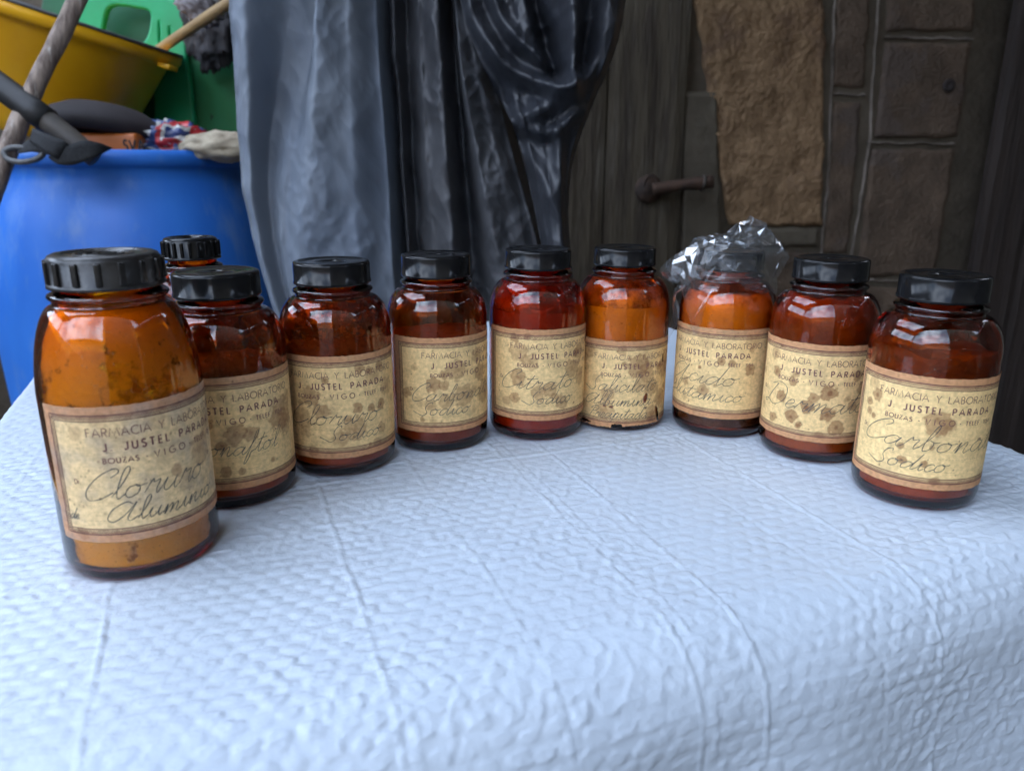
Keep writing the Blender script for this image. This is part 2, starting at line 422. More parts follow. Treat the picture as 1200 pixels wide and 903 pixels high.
roof_piece(-2.297, -.783, 2.2, 2.7)
for (x, y) in ((2.75, -.60), (-3.3, -.9)):
    link('post', box_mesh('post', .12, .12, 2.90, tim, bev=.008, c=(x, y, GZ+1.45)), roof)
render_m = mat('lime_render', (.16, .14, .11), .95, var=(.11, .10, .08), var_scale=3, bump=.006)
blocker_m = mat('dark_blocker_wall', (.060, .055, .045), .95, var=(.09, .085, .06), var_scale=4, bump=.01)  # kept dark so the added walls send back little light
right_blocker_wall = thing('right_blocker_wall', 'unseen tall dark wall behind the camera on the right, added to block sky light', 'wall')
link('wall', box_mesh('wall', 3.2, .2, 6.4, blocker_m, c=(1.75, -1.75, GZ+3.2)), right_blocker_wall)  # added wall, tall enough to cut off the sky on the right
sw = thing('side_blocker_wall', 'unseen dark wall added on the right to keep side light off the bottles', 'wall')
link('wall', box_mesh('wall', .15, 4.2, 2.9, blocker_m, c=(2.99, .62, GZ+1.45)), sw)  # added to shut out the bright sky beside the bottles
house = thing('house', 'low house with a clay tile roof across the yard, behind the camera', 'house')
link('wall', box_mesh('wall', 14, 3, 3.4, render_m, c=(-2, -8.2, GZ+1.7)), house)
V = [(-9.3, -6.4, GZ+3.4), (5.3, -6.4, GZ+3.4), (5.3, -8.2, GZ+4.3), (-9.3, -8.2, GZ+4.3), (5.3, -10, GZ+3.4), (-9.3, -10, GZ+3.4)]
link('roof', new_mesh('roof', V, [(0, 1, 2, 3), (3, 2, 4, 5)], False, tile_m), house)
side = thing('left_blocker_wall', 'unseen low rendered wall added on the left to cut light from that side', 'wall')
link('wall', box_mesh('wall', .2, 9, 1.9, render_m, c=(-3.6, -1.5, GZ+.95)), side)  # added to hold back light from the left

# ------------------------------------------------------------------ table and its embossed cloth
AX = math.radians(-21.5)
EV = np.array([math.sin(AX), math.cos(AX)]); EU = np.array([math.cos(AX), -math.sin(AX)])
U0, U1, V0, V1 = -.183, .583, .232, .985
def uv2w(u, v): return EU[0]*u + EV[0]*v, EU[1]*u + EV[1]*v
wood_m = mat('table_wood', (.22, .15, .09), .6, var=(.16, .10, .06), var_scale=5, stretch=(1, 8, 8))
cx_, cy_ = uv2w((U0+U1)/2, (V0+V1)/2)
tb = thing('table', 'table hidden under the white embossed cloth, bottles standing on it', 'table', (cx_, cy_, GZ), (0, 0, -AX))
link('table_top', box_mesh('table_top', U1-U0-.09, V1-V0-.09, .028, wood_m, bev=.004, c=(0, 0, -GZ-.0175)), tb)
for sx in (-1, 1):
    for sy in (-1, 1):
        link('leg', box_mesh('leg', .045, .045, -GZ-.032, wood_m, bev=.004, c=(sx*.31, sy*.31, (-GZ-.032)/2)), tb)

cloth_m = mat('embossed_cloth', (.53, .595, .665), .38, spec=.35, var=(.49, .555, .63), var_scale=5, bump=.00025, bump_scale=420, rough_var=.08)
def build_cloth():
    su = np.concatenate([np.linspace(U0-.07, U0, 40)[:-1], np.linspace(U0, U1+.06, 560)[:-1], np.linspace(U1+.06, U1+.20, 60)])
    sv = np.concatenate([np.linspace(V0-.34, V0-.17, 60)[:-1], np.linspace(V0-.17, .62, 660)[:-1], np.linspace(.62, V1+.05, 210)])
    U, W = np.meshgrid(su, sv, indexing='ij')
    # inset rounded rectangle
    iu0, iu1, iv0, iv1 = U0+.010, U1-.030, V0+.046, V1-.012
    cu, cv = (iu0+iu1)/2, (iv0+iv1)/2; hu, hv = (iu1-iu0)/2, (iv1-iv0)/2
    rho = np.where((U > cu) & (W < cv), .12, .012)
    dx = np.abs(U-cu)-(hu-rho); dy = np.abs(W-cv)-(hv-rho)
    ox, oy = np.maximum(dx, 0), np.maximum(dy, 0)
    L_ = np.hypot(ox, oy)+1e-9
    s = L_ + np.minimum(np.maximum(dx, dy), 0) - rho
    nx_ = np.where(L_ > 1e-8, ox/L_, (dx > dy)*1.0)*np.sign(U-cu); ny_ = np.where(L_ > 1e-8, oy/L_, (dx <= dy)*1.0)*np.sign(W-cv)
    out = s > 0
    so = np.where(out, s, 0)
    r = np.where(nx_ < 0, .010, .030)*np.abs(nx_) + np.where(ny_ < 0, .046, .012)*np.abs(ny_); r = np.maximum(r, .006)
    th = np.clip(so/r, 0, math.pi/2*.95)
    rest = np.maximum(so - r*math.pi/2*.95, 0)
    hor = r*np.sin(th) + rest*math.cos(math.pi/2*.95)
    ver = r*(1-np.cos(th)) + rest*math.sin(math.pi/2*.95)
    bu = np.where(out, U - nx_*s, U); bv = np.where(out, W - ny_*s, W)
    # hanging folds, strongest round the corner
    corner = np.exp(-((U-(U1-.02))**2 + (W-(V0+.02))**2)/.13**2)
    ang = np.arctan2(ny_, nx_)
    along = bu*1.0 - bv*.3
    fold = (np.sin(along*34+1.0)*.004 + noise3(along*9, 3.3, ver*2)*.010)*sstep(0.01, .12, ver)
    fold += corner*sstep(.0, .10, ver)*(.016*np.sin(ang*9+.6))
    hor = hor + fold
    pu, pv, pz = bu + nx_*hor, bv + ny_*hor, -ver
    pz = np.where(pv*0 + pz > GZ+.02, pz, GZ+.02)
    P = np.stack([EU[0]*pu + EV[0]*pv, EU[1]*pu + EV[1]*pv, pz], -1)
    Pu = np.gradient(P, axis=0); Pv = np.gradient(P, axis=1)
    Nn = np.cross(Pu, Pv); Nn /= (np.linalg.norm(Nn, axis=-1)[..., None]+1e-12)
    # embossed bubbles in staggered rows, each a little different
    wu = U + .0034*noise3(U*34, W*34, 1.0) + .004*noise3(U*6, W*6, 4.0); wv = W + .0030*noise3(U*34, W*34, 9.0) + .004*noise3(U*6, W*6, 14.0)
    pu_, pv_ = .0122, .0090
    row = np.floor(wv/pv_); fx = wu/pu_ + .5*(row % 2); col = np.floor(fx)
    cxn = (fx-col-.5)*pu_; cyn = (wv/pv_-row-.5)*pv_
    h1 = np.abs(np.sin(row*12.9898+col*78.233)*43758.5453) % 1; h2 = np.abs(np.sin(row*39.346+col*11.135)*24634.6345) % 1; h3 = np.abs(np.sin(row*7.13+col*51.7)*17634.6) % 1
    cxn = cxn - (h1-.5)*.0016; cyn = cyn - (h2-.5)*.0012
    rx, ry = .0053*(.85+.3*h2), .0036*(.82+.35*h1)
    q = np.sqrt((cxn/rx)**2 + (cyn/ry)**2) + .34*noise3(U*170, W*170, 2.0)
    strength = (.50 + .50*sstep(-.4, .35, noise3(U*14, W*14, 7.7)))*(.6+.5*h3)
    bub = (1-sstep(.84, 1.04, q))
    rim = np.exp(-((q-.98)/.13)**2)
    # small pinched wrinkle inside each bubble
    a3 = h3*math.pi; dwr = cxn*np.cos(a3)+cyn*np.sin(a3) + .0006*noise3(U*300, W*300, 5.)
    wr = np.exp(-(dwr/.00055)**2)*(q < .95)*(h1 > .25)
    h = .86*strength*(.00068*bub - .00012*rim + .00042*wr)
    rg = 1-np.abs(noise3(U*95+3, W*75, 3.1))*2.4
    h += .00050*np.clip(rg, 0, 1)**4*1.25 * (.4+.6*sstep(-.2, .3, noise3(U*13, W*13, 22.)))
    h += .0012*noise3(U*16, W*10, 0.5) + .0018*noise3(U*5, W*4, 6.5)
    # crease lines left by folding: parallel to the table's long side
    wob = .0016*noise3(W*22, U*3, 8.0) + .0008*noise3(W*90, 1.0, 8.0)
    for c0, amp, wd in ((-.064, .0013, .0012), (.052, .0012, .0016), (.118, .0008, .0014), (.186, .0013, .0014), (.194, .0010, .0012), (.2215, .0016, .0012), (.292, -.0005, .0016), (.335, .0014, .0013), (.46, .0008, .0014), (-.135, .0008, .0013)):
        wd = wd*.62
        d = U - c0 - wob - .006*(W-.5)*np.sin(c0*40)
        h += amp*.8*np.exp(-(d/wd)**2)*(.7+.5*noise3(W*30, c0*9, 2.)) - amp*.15*np.exp(-((d-2.2*wd)/(1.6*wd))**2)
    for c0, amp in ((V0-.008, .0003), (V0+.255, .0005)):
        d = W - c0 - .002*noise3(U*20, 2., 8.) - .03*(U-.3)**2
        h += amp*np.exp(-(d/.0016)**2)
    # pressed flat where the bottles stand
    X, Y = P[..., 0], P[..., 1]
    for (bx, by, br) in [(b['x'], b['y'], b['R']) for b in BOTTLES]:
        dd = np.hypot(X-bx, Y-by); k = sstep(br*.80, br+.004, dd)
        h = h*k + (1-k)*(-.0012)
    h = np.minimum(h, .0028)
    P = P + Nn*h[..., None]
    F = grid_faces(len(su), len(sv))
    me = new_mesh('tablecloth', P.reshape(-1, 3), F, True, cloth_m)
    o = thing('tablecloth', 'white embossed plastic tablecloth with fold creases, under all the bottles', 'tablecloth', me=me)

# ------------------------------------------------------------------ pen strokes: printed capitals and the handwriting
def A_(cx, cy, rx, ry, a0, a1, n=10):
    return [(cx+rx*math.cos(math.radians(a0+(a1-a0)*k/n)), cy+ry*math.sin(math.radians(a0+(a1-a0)*k/n))) for k in range(n+1)]
CAP = {
 'F': (.55, [[(.06, 0), (.06, 1), (.5, 1)], [(.06, .53), (.45, .53)]]),
 'A': (.86, [[(0.02, 0), (.43, 1), (.84, 0)], [(.17, .33), (.69, .33)]]),
 'R': (.60, [[(.06, 0), (.06, 1)] + A_(.28, .74, .26, .26, 90, -90) + [(.06, .48)], [(.27, .48), (.58, 0)]]),
 'M': (1.12, [[(.02, 0), (.22, 1), (.56, .08), (.90, 1), (1.10, 0)]]),
 'C': (.82, [A_(.52, .5, .48, .5, 50, 310, 16)]),
 'I': (.12, [[(.06, 0), (.06, 1)]]),
 'Y': (.70, [[(.02, 1), (.35, .5), (.68, 1)], [(.35, .5), (.35, 0)]]),
 'L': (.48, [[(.06, 1), (.06, 0), (.46, 0)]]),
 'B': (.58, [[(.06, 0), (.06, 1)] + A_(.25, .76, .23, .24, 90, -90) + [(.06, .52)], [(.25, .52)] + A_(.27, .26, .27, .26, 90, -90) + [(.06, 0)]]),
 'O': (1.0, [A_(.5, .5, .48, .5, 0, 360, 22)]),
 'T': (.60, [[(.02, 1), (.58, 1)], [(.3, 1), (.3, 0)]]),
 'J': (.46, [[(.40, 1), (.40, .24)] + A_(.20, .22, .20, .22, 0, -150, 8)]),
 'U': (.68, [[(.06, 1), (.06, .32)] + A_(.34, .30, .28, .30, 180, 360, 8) + [(.62, 1)]]),
 'S': (.52, [A_(.27, .75, .21, .25, 30, 250, 9) + A_(.26, .26, .23, .26, 80, -150, 9)]),
 'E': (.52, [[(.48, 1), (.06, 1), (.06, 0), (.48, 0)], [(.06, .52), (.44, .52)]]),
 'P': (.56, [[(.06, 0), (.06, 1)] + A_(.27, .73, .26, .27, 90, -90) + [(.06, .46)]]),
 'D': (.78, [[(.06, 0), (.06, 1)] + A_(.26, .5, .5, .5, 90, -90, 10) + [(.06, 0)]]),
 'V': (.76, [[(.02, 1), (.38, 0), (.74, 1)]]),
 'G': (.96, [A_(.52, .5, .48, .5, 50, 345, 16) + [(.98, .46), (.55, .46)]]),
 'Z': (.60, [[(.05, 1), (.55, 1), (.04, 0), (.57, 0)]]),
 'N': (.74, [[(.06, 0), (.06, 1), (.68, 0), (.68, 1)]]),
 '-': (.40, [[(.05, .45), (.35, .45)]]), '.': (.14, [[(.07, 0), (.07, .1)]]), ' ': (.55, []),
 '1': (.24, [[(.02, .8), (.16, 1), (.16, 0)]]),
 '5': (.52, [[(.46, 1), (.14, 1), (.1, .58)] + A_(.25, .31, .25, .31, 110, -140, 9)]),
 '4': (.58, [[(.42, 0), (.42, 1), (.03, .28), (.56, .28)]]),
 'o': (.40, [A_(.2, .75, .16, .17, 0, 360, 10)]),
 'r': (.36, [[(.06, 0), (.06, .62)], [(.06, .4), (.16, .58), (.32, .6)]]),
}
HAND = {
 'a': (1.15, [[(.8,.85),(.45,1),(.1,.7),(.05,.25),(.3,0),(.62,.3),(.85,.95),(.74,.3),(.9,0),(1.15,.3)]]),
 'b': (.95, [[(0,.2),(.4,1.4),(.48,2.2),(.32,2.2),(.2,.8),(.3,0),(.62,.2),(.64,.75),(.4,.95),(.7,.8),(.95,.85)]]),
 'c': (.72, [[(.62,.8),(.4,1),(.1,.7),(.08,.25),(.3,0),(.72,.35)]]),
 'd': (1.15, [[(.75,.85),(.42,1),(.08,.6),(.12,.05),(.45,.1),(.85,1.0),(1.05,2.3),(.8,.5),(.88,0),(1.15,.3)]]),
 'e': (.72, [[(.02,.35),(.5,.62),(.52,.9),(.3,1),(.1,.6),(.14,.12),(.38,0),(.72,.35)]]),
 'f': (.72, [[(0,.2),(.45,1.5),(.55,2.2),(.38,2.25),(.25,.8),(.06,-.9),(.2,-1),(.36,-.4),(.4,.1),(.72,.35)]]),
 'i': (.58, [[(0,.25),(.25,1),(.2,.3),(.34,0),(.58,.3)], [(.42,1.5),(.46,1.58)]]),
 'l': (.62, [[(0,.15),(.35,1.2),(.5,2.1),(.36,2.4),(.2,2.0),(.18,.6),(.34,0),(.62,.3)]]),
 'm': (1.4, [[(0,.2),(.2,1),(.14,0),(.3,.6),(.52,1),(.6,.8),(.52,0),(.68,.6),(.9,1),(1.0,.8),(.95,.2),(1.08,0),(1.4,.35)]]),
 'n': (1.05, [[(0,.2),(.2,1),(.14,0),(.3,.6),(.55,1),(.66,.8),(.6,.2),(.74,0),(1.05,.35)]]),
 'o': (1.0, [[(.48,.95),(.1,.75),(.05,.25),(.3,0),(.65,.25),(.66,.75),(.4,.98),(.56,.8),(1.0,.92)]]),
 'p': (1.0, [[(0,.2),(.25,1),(.0,-.9)], [(.12,.4),(.45,1),(.72,.7),(.55,.1),(.22,.2)], [(.5,.05),(1.0,.3)]]),
 'r': (.85, [[(0,.2),(.2,.95),(.3,1.1),(.36,.85),(.68,.95),(.6,.4),(.66,0),(.85,.3)]]),
 't': (.68, [[(0,.2),(.35,1.2),(.48,1.9),(.3,.8),(.28,.15),(.44,0),(.68,.3)], [(.0,1.3),(.85,1.45)]]),
 'u': (1.05, [[(0,.3),(.2,1),(.14,.3),(.35,0),(.65,.4),(.78,1),(.72,.3),(.84,0),(1.05,.3)]]),
 'z': (.8, [[(.0,.75),(.28,1),(.48,.8),(.12,.1),(.5,.0),(.36,-.8),(.08,-.7),(.3,-.1),(.8,.4)]]),
 'A': (2.1, [[(1.5,1.7),(1.0,2.0),(.25,1.3),(.1,.3),(.6,0),(1.25,.8),(1.7,1.9),(1.42,.4),(1.65,0),(2.1,.4)]]),
 'B': (1.5, [[(.3,0),(.6,2.0)], [(.1,1.7),(.8,2.4),(1.3,2.0),(.9,1.3),(.5,1.2),(1.2,1.1),(1.2,.3),(.6,-.1),(.1,.2)]]),
 'C': (1.55, [[(1.15,1.75),(1.45,2.2),(1.15,2.5),(.5,1.9),(.1,.8),(.3,.0),(.9,.0),(1.55,.55)]]),
 'D': (1.9, [[(.7,2.3),(.42,1.2),(.2,.1),(-.05,.2),(.3,.4),(1.0,0),(1.65,.8),(1.5,2.0),(.8,2.5),(.15,2.1)]]),
 'G': (1.35, [[(.95,1.6),(.5,1.9),(.1,1.3),(.4,.75),(.9,1.1),(1.05,1.8),(.85,.3),(.5,-.7),(.05,-.8),(.2,-.1),(1.35,.4)]]),
 'P': (1.35, [[(.4,0),(.75,2.2)], [(.1,1.8),(.8,2.5),(1.4,2.0),(1.1,1.3),(.6,1.2)]]),
 'S': (1.2, [[(-.7,.55),(-.2,.25),(.5,-.1),(.85,.4),(.5,1.2),(.65,2.0),(1.0,2.2),(1.05,1.9)]]),
 ' ': (.8, []),
}
def line_strokes(txt, font, size, sx=1.0, gap=.2, slant=0.0, smooth=0, rnd=None):
    out, x = [], 0.0
    for ch in txt:
        w, st = font[ch]
        dy = rnd.uniform(-.05, .05) if rnd else 0; sc = rnd.uniform(.92, 1.1) if rnd else 1
        for s in st:
            p = [((x + px*sx + slant*py)*size, (py*sc+dy)*size) for px, py in s]
            out.append(catmull(p, smooth) if smooth and len(p) > 2 else np.array(p))
        x += w*sx + gap
    return out, (x-gap)*size
class Ribbon:
    """strokes laid flat on a label, bent round the bottle with it"""
    def __init__(self): self.V, self.F = [], []
    def add(self, pts, w, vary=0.0, seed=0):
        P = np.array(pts, float)
        Q = [P[0]]
        for a, b in zip(P[:-1], P[1:]):
            n = max(1, int(abs(b[0]-a[0])/1.2))
            for k in range(1, n+1): Q.append(a+(b-a)*k/n)
        P = np.array(Q)
        d = np.diff(P, axis=0); d = d[np.linalg.norm(d, axis=1) > 1e-9]
        if len(d) == 0: return
        T = np.gradient(P, axis=0); T /= (np.linalg.norm(T, axis=1)[:, None]+1e-12)
        N = np.stack([-T[:, 1], T[:, 0]], 1)
        ww = np.full(len(P), w/2)
        if vary: ww = ww*(1+vary*noise3(np.arange(len(P))*.3, seed, 0.3))
        i0 = len(self.V)
        # widen a touch at sharp turns
        for p, n, h in zip(P, N, ww): self.V += [p+n*h, p-n*h]
        for k in range(len(P)-1): self.F.append((i0+2*k, i0+2*k+1, i0+2*k+3, i0+2*k+2))
    def build(self, name, R, off, m, parent, kind='stuff', wfun=None):
        V = np.array(self.V)
        a = V[:, 0]/1000/R; r = R + off + (wfun(V[:, 0], V[:, 1]) if wfun else 0)
        W = np.stack([r*np.sin(a), -r*np.cos(a), V[:, 1]/1000], -1)
        return link(name, new_mesh(name, W, self.F, False, m), parent, kind=kind)

# label space: millimetres, x from the middle of the print, y up from the label's bottom edge
LW, LH = 130.0, 72.0
ink_m = mat('printing_ink', (.125, .045, .045), .7, var=(.24, .12, .09), var_scale=300)
border_ink = mat('border_ink', (.085, .028, .028), .7, var=(.18, .08, .06), var_scale=200)
pen_m = mat('pen_ink', (.030, .042, .045), .6, var=(.08, .09, .08), var_scale=150)
def label_material():
    m = bpy.data.materials.new('aged_paper'); m.use_nodes = True
    N, L = m.node_tree.nodes, m.node_tree.links; b = N['Principled BSDF']
    b.inputs['Roughness'].default_value = .62; b.inputs['Specular IOR Level'].default_value = .3
    at_ = N.new('ShaderNodeAttribute'); at_.attribute_name = 'paper'
    t = N.new('ShaderNodeTexCoord')
    n = N.new('ShaderNodeTexNoise'); n.inputs['Scale'].default_value = 420; n.inputs['Detail'].default_value = 4
    L.new(t.outputs['Object'], n.inputs['Vector'])
    r = N.new('ShaderNodeMapRange'); r.inputs['From Min'].default_value = .3; r.inputs['From Max'].default_value = .7
    r.inputs['To Min'].default_value = .80; r.inputs['To Max'].default_value = 1.12
    L.new(n.outputs['Fac'], r.inputs['Value'])
    # laid weave of the paper
    w = N.new('ShaderNodeTexNoise'); w.inputs['Scale'].default_value = 1; w.inputs['Detail'].default_value = 2
    mp = N.new('ShaderNodeMapping'); mp.inputs['Scale'].default_value = (160, 160, 1800)
    L.new(t.outputs['Object'], mp.inputs['Vector']); L.new(mp.outputs['Vector'], w.inputs['Vector'])
    r2 = N.new('ShaderNodeMapRange'); r2.inputs['From Min'].default_value = .3; r2.inputs['From Max'].default_value = .7
    r2.inputs['To Min'].default_value = .93; r2.inputs['To Max'].default_value = 1.06
    L.new(w.outputs['Fac'], r2.inputs['Value'])
    mu = N.new('ShaderNodeMath'); mu.operation = 'MULTIPLY'; L.new(r.outputs['Result'], mu.inputs[0]); L.new(r2.outputs['Result'], mu.inputs[1])
    vm = N.new('ShaderNodeVectorMath'); vm.operation = 'SCALE'
    L.new(at_.outputs['Color'], vm.inputs[0]); L.new(mu.outputs['Value'], vm.inputs['Scale'])
    L.new(vm.outputs['Vector'], b.inputs['Base Color'])
    bp = N.new('ShaderNodeBump'); bp.inputs['Distance'].default_value = .00012; bp.inputs['Strength'].default_value = .8
    L.new(n.outputs['Fac'], bp.inputs['Height']); L.new(bp.outputs['Normal'], b.inputs['Normal'])
    return m
paper_m = label_material()

def make_label(parent, R, z0, seed, lines, stains, fox=40, tears=(), grime=0.0, rand_st=10, tint=(1, 1, 1), ragged=.35, dr=True, no=True):
    rnd = random.Random(seed)
    nx_, ny_ = 240, 134
    x = np.linspace(-LW/2, LW/2, nx_); y = np.linspace(0, LH, ny_)
    X, Y = np.meshgrid(x, y, indexing='ij')
    # slightly ragged outline
    ex = ragged*noise3(Y*.35, seed*3.1, 0) ; ey = ragged*noise3(X*.30, seed*2.3, 5) + .5*ragged*noise3(X*1.3, seed, 2)
    XX = X + ex*np.sign(X)*sstep(LW/2-2, LW/2, np.abs(X)); YY = Y + np.where(Y < LH/2, 1, -1)*ey*(1-sstep(0, 2, np.minimum(Y, LH-Y)))
    s7 = seed*7.7
    cream = np.array([.84, .585, .265]); edgec = np.array([.56, .285, .135]); stainc = np.array([.22, .088, .036]); dark = np.array([.13, .055, .028])
    dEdge = np.minimum(LW/2-np.abs(X), np.minimum(Y, LH-Y))
    # the margin outside the printed border has browned
    m = (1-sstep(4.4, 6.6, dEdge + .9*noise3(X*.3, Y*.3, s7)))
    col = cream*(1-m[..., None]) + edgec*m[..., None]
    big = fbm(X*.045+s7, Y*.05, 2.0, 5, .6)
    k = sstep(.02, .45, big)*.38; col = col*(1-k[..., None]) + np.array([.36, .25, .13])*k[..., None]
    def blot(cx, cy, r, st):
        nonlocal col
        d = np.hypot(X-cx, Y-cy)/r + .34*noise3(X*.32+cx, Y*.32+cy, s7) + .12*noise3(X*1.1+cx, Y*1.1, s7)
        body = (1-sstep(.55, 1.0, d))*st; rim = np.exp(-((d-.86)/.13)**2)*st*.55; core = (1-sstep(0, .45, d))*st*.35
        k = np.clip(body*.74+rim*1.15+core, 0, .95); col = col*(1-k[..., None]) + stainc*k[..., None]
    for q in stains: blot(*q)
    for i in range(rand_st): blot(rnd.uniform(-62, 62), rnd.uniform(3, 69), rnd.uniform(1.2, 4.5), rnd.uniform(.25, .8))
    for i in range(fox):
        cx, cy, r = rnd.uniform(-63, 63), rnd.uniform(2, 70), rnd.uniform(.25, .9)
        d = np.hypot(X-cx, Y-cy)/r; k = (1-sstep(.5, 1.1, d))*rnd.uniform(.3, .85); col = col*(1-k[..., None]) + dark*k[..., None]
    k = sstep(.33, .6, noise3(X*1.5, Y*1.5, s7))*.28; col = col*(1-k[..., None]) + np.array([.33, .22, .09])*k[..., None]
    if grime: 
        k = grime*sstep(-.2, .5, fbm(X*.08, Y*.08, s7+4, 4)); col = col*(1-k[..., None]) + np.array([.34, .29, .225])*k[..., None]
    col = np.clip(col*np.array(tint), 0, 1)
    def wf(xx, yy): return .00016 + .00013*noise3(np.asarray(xx)*.11, np.asarray(yy)*.13, s7) 
    a = XX/1000/R; r = R + wf(XX, YY)
    P = np.stack([r*np.sin(a), -r*np.cos(a), YY/1000], -1)
    F = grid_faces(nx_, ny_)
    if tears:
        fx, fy = X.ravel()[F].mean(1), Y.ravel()[F].mean(1); keep = np.ones(len(F), bool)
        for (cx, cy, rx, ry, rot) in tears:
            c, s = math.cos(rot), math.sin(rot); u = (fx-cx)*c+(fy-cy)*s; v = -(fx-cx)*s+(fy-cy)*c
            keep &= (np.hypot(u/rx, v/ry) + .35*noise3(fx*.8, fy*.8, cx)) > 1
        F = F[keep]
    me = new_mesh('label', P.reshape(-1, 3), F, True, paper_m)
    ca = me.color_attributes.new('paper', 'FLOAT_COLOR', 'POINT')
    rgba = np.concatenate([col, np.ones(col.shape[:2]+(1,))], -1).reshape(-1, 4).astype(np.float32)
    ca.data.foreach_set('color', rgba.ravel())
    lb = link('label', me, parent, (0, 0, z0))
    def intear(p):
        for (cx, cy, rx, ry, rot) in tears:
            c, s = math.cos(rot), math.sin(rot); u = (p[0]-cx)*c+(p[1]-cy)*s; v = -(p[0]-cx)*s+(p[1]-cy)*c
            if math.hypot(u/rx, v/ry) < 1.05: return True
        return False
    def add(rb, strokes, ox, oy, w, vary=0.0):
        for s in strokes:
            s = s + np.array([ox, oy]); seg = []
            for p in s:
                if abs(p[0]) > LW/2-.5 or not (.6 < p[1] < LH-.6) or intear(p):
                    if len(seg) > 1: rb.add(seg, w, vary, seed)
                    seg = []
                else: seg.append(p)
            if len(seg) > 1: rb.add(seg, w, vary, seed)
    # border: two rules and a braid between them
    rb = Ribbon()
    for e, w in ((5.0, .60), (8.0, .50)):
        x0, x1, y0, y1 = -LW/2+e, LW/2-e, e-.6, LH-e+.6
        for a_, b_ in (((x0, y0), (x1, y0)), ((x1, y0), (x1, y1)), ((x1, y1), (x0, y1)), ((x0, y1), (x0, y0))):
            n = 60; add(rb, [np.array([(a_[0]+(b_[0]-a_[0])*t, a_[1]+(b_[1]-a_[1])*t) for t in np.linspace(0, 1, n)])], 0, 0, w, .3)
    e = 6.5; x0, x1, y0, y1 = -LW/2+e, LW/2-e, e-.6, LH-e+.6
    for (p, q, nrm) in (((x0, y0), (x1, y0), (0, 1)), ((x0, y1), (x1, y1), (0, 1)), ((x0, y0), (x0, y1), (1, 0)), ((x1, y0), (x1, y1), (1, 0))):
        ln = math.hypot(q[0]-p[0], q[1]-p[1]); n = int(ln/1.15)
        for ph, am in ((0, .95), (1, .95)):
            pts = np.array([(p[0]+(q[0]-p[0])*t/n + nrm[0]*am*(1 if (t+ph) % 2 else -1), p[1]+(q[1]-p[1])*t/n + nrm[1]*am*(1 if (t+ph) % 2 else -1)) for t in range(n+1)])
            add(rb, [pts], 0, 0, .50 if ph == 0 else .40)
    rb.build('printed_border', R, .00010, border_ink, lb, wfun=wf)
    rb = Ribbon()
    for txt, size, w, yb, width, bold in (('FARMACIA Y LABORATORIO', 4.3, .46, 56.8, 80.0, 0), ('J. JUSTEL PARADA', 4.0, .84, 49.4, 63.0, 1), ('BOUZAS - VIGO - TELEF. 1154', 2.9, .52, 42.8, 80.0, 2)):
        if bold == 2:
            # VIGO is set wider and larger than its neighbours
            s1, w1 = line_strokes('BOUZAS - ', CAP, 2.7, 1.12, .26); s2, w2 = line_strokes('VIGO', CAP, 3.5, 1.0, .62); s3, w3 = line_strokes(' - TELEF. 1154', CAP, 2.7, 1.0, .25)
            tot = w1+w2+w3+2.2; o0 = -tot/2
            add(rb, s1, o0, yb, w); add(rb, s2, o0+w1+.6, yb-.3, w); add(rb, s3, o0+w1+w2+1.2, yb, w)
        else:
            st, ww = line_strokes(txt, CAP, size, 1.0, .24); gap = .24 + (width-ww)/size/(len(txt)-1)
            st, ww = line_strokes(txt, CAP, size, 1.0, gap)
            add(rb, st, -ww/2 - (1.5 if bold else 0), yb, w)
    if dr:
        st, ww = line_strokes('Dr.', CAP, 2.4, .9, .12); add(rb, st, -50, 32.0, .42)
    if no:
        st, ww = line_strokes('No', CAP, 2.4, .9, .12); add(rb, st, 24, 31.5, .42)
    for yb in (30.0, 20.5, 12.2):      # faint writing rules
        for k in range(52): 
            xx = -52+k*2.0
            if rnd.random() > .12: add(rb, [np.array([(xx, yb), (xx+1.3, yb)])], 0, 0, .11)
    rb.build('printed_lettering', R, .00012, ink_m, lb, wfun=wf)
    rb = Ribbon()
    for (txt, size, ox, oy, sx) in lines:
        st, ww = line_strokes(txt, HAND, size*1.06, sx*1.12, .0, .42, 7, rnd)
        add(rb, st, ox-1, oy+.4*(oy > 19), .42, .6)
    rb.build('handwriting', R, .00015, pen_m, lb, wfun=wf)
    return lb

# ------------------------------------------------------------------ bottle bodies
G = {
 'honey':   glass_mat('honey_amber_glass',   (.955, .79, .0), 950),
 'amber':   glass_mat('amber_glass',   (.90, .62, .0), 1050),
 'orange':  glass_mat('light_amber_glass', (.945, .70, .0), 1050),
 'brown':   glass_mat('brown_amber_glass', (.895, .63, .0), 1100),
 'red':     glass_mat('red_amber_glass', (.935, .52, .04), 1000),
}
cap_m = mat('black_bakelite', (.006, .006, .007), .14, spec=.2, var=(.010, .010, .010), var_scale=40, rough_var=.06, second=(.05, .047, .045), second_scale=260, second_pos=(.70, .80))
cap_dusty = mat('dusty_black_bakelite', (.008, .008, .008), .30, var=(.018, .016, .015), var_scale=30, rough_var=.1, second=(.10, .095, .09), second_scale=120, second_pos=(.60, .78), bump=.0002, bump_scale=300)

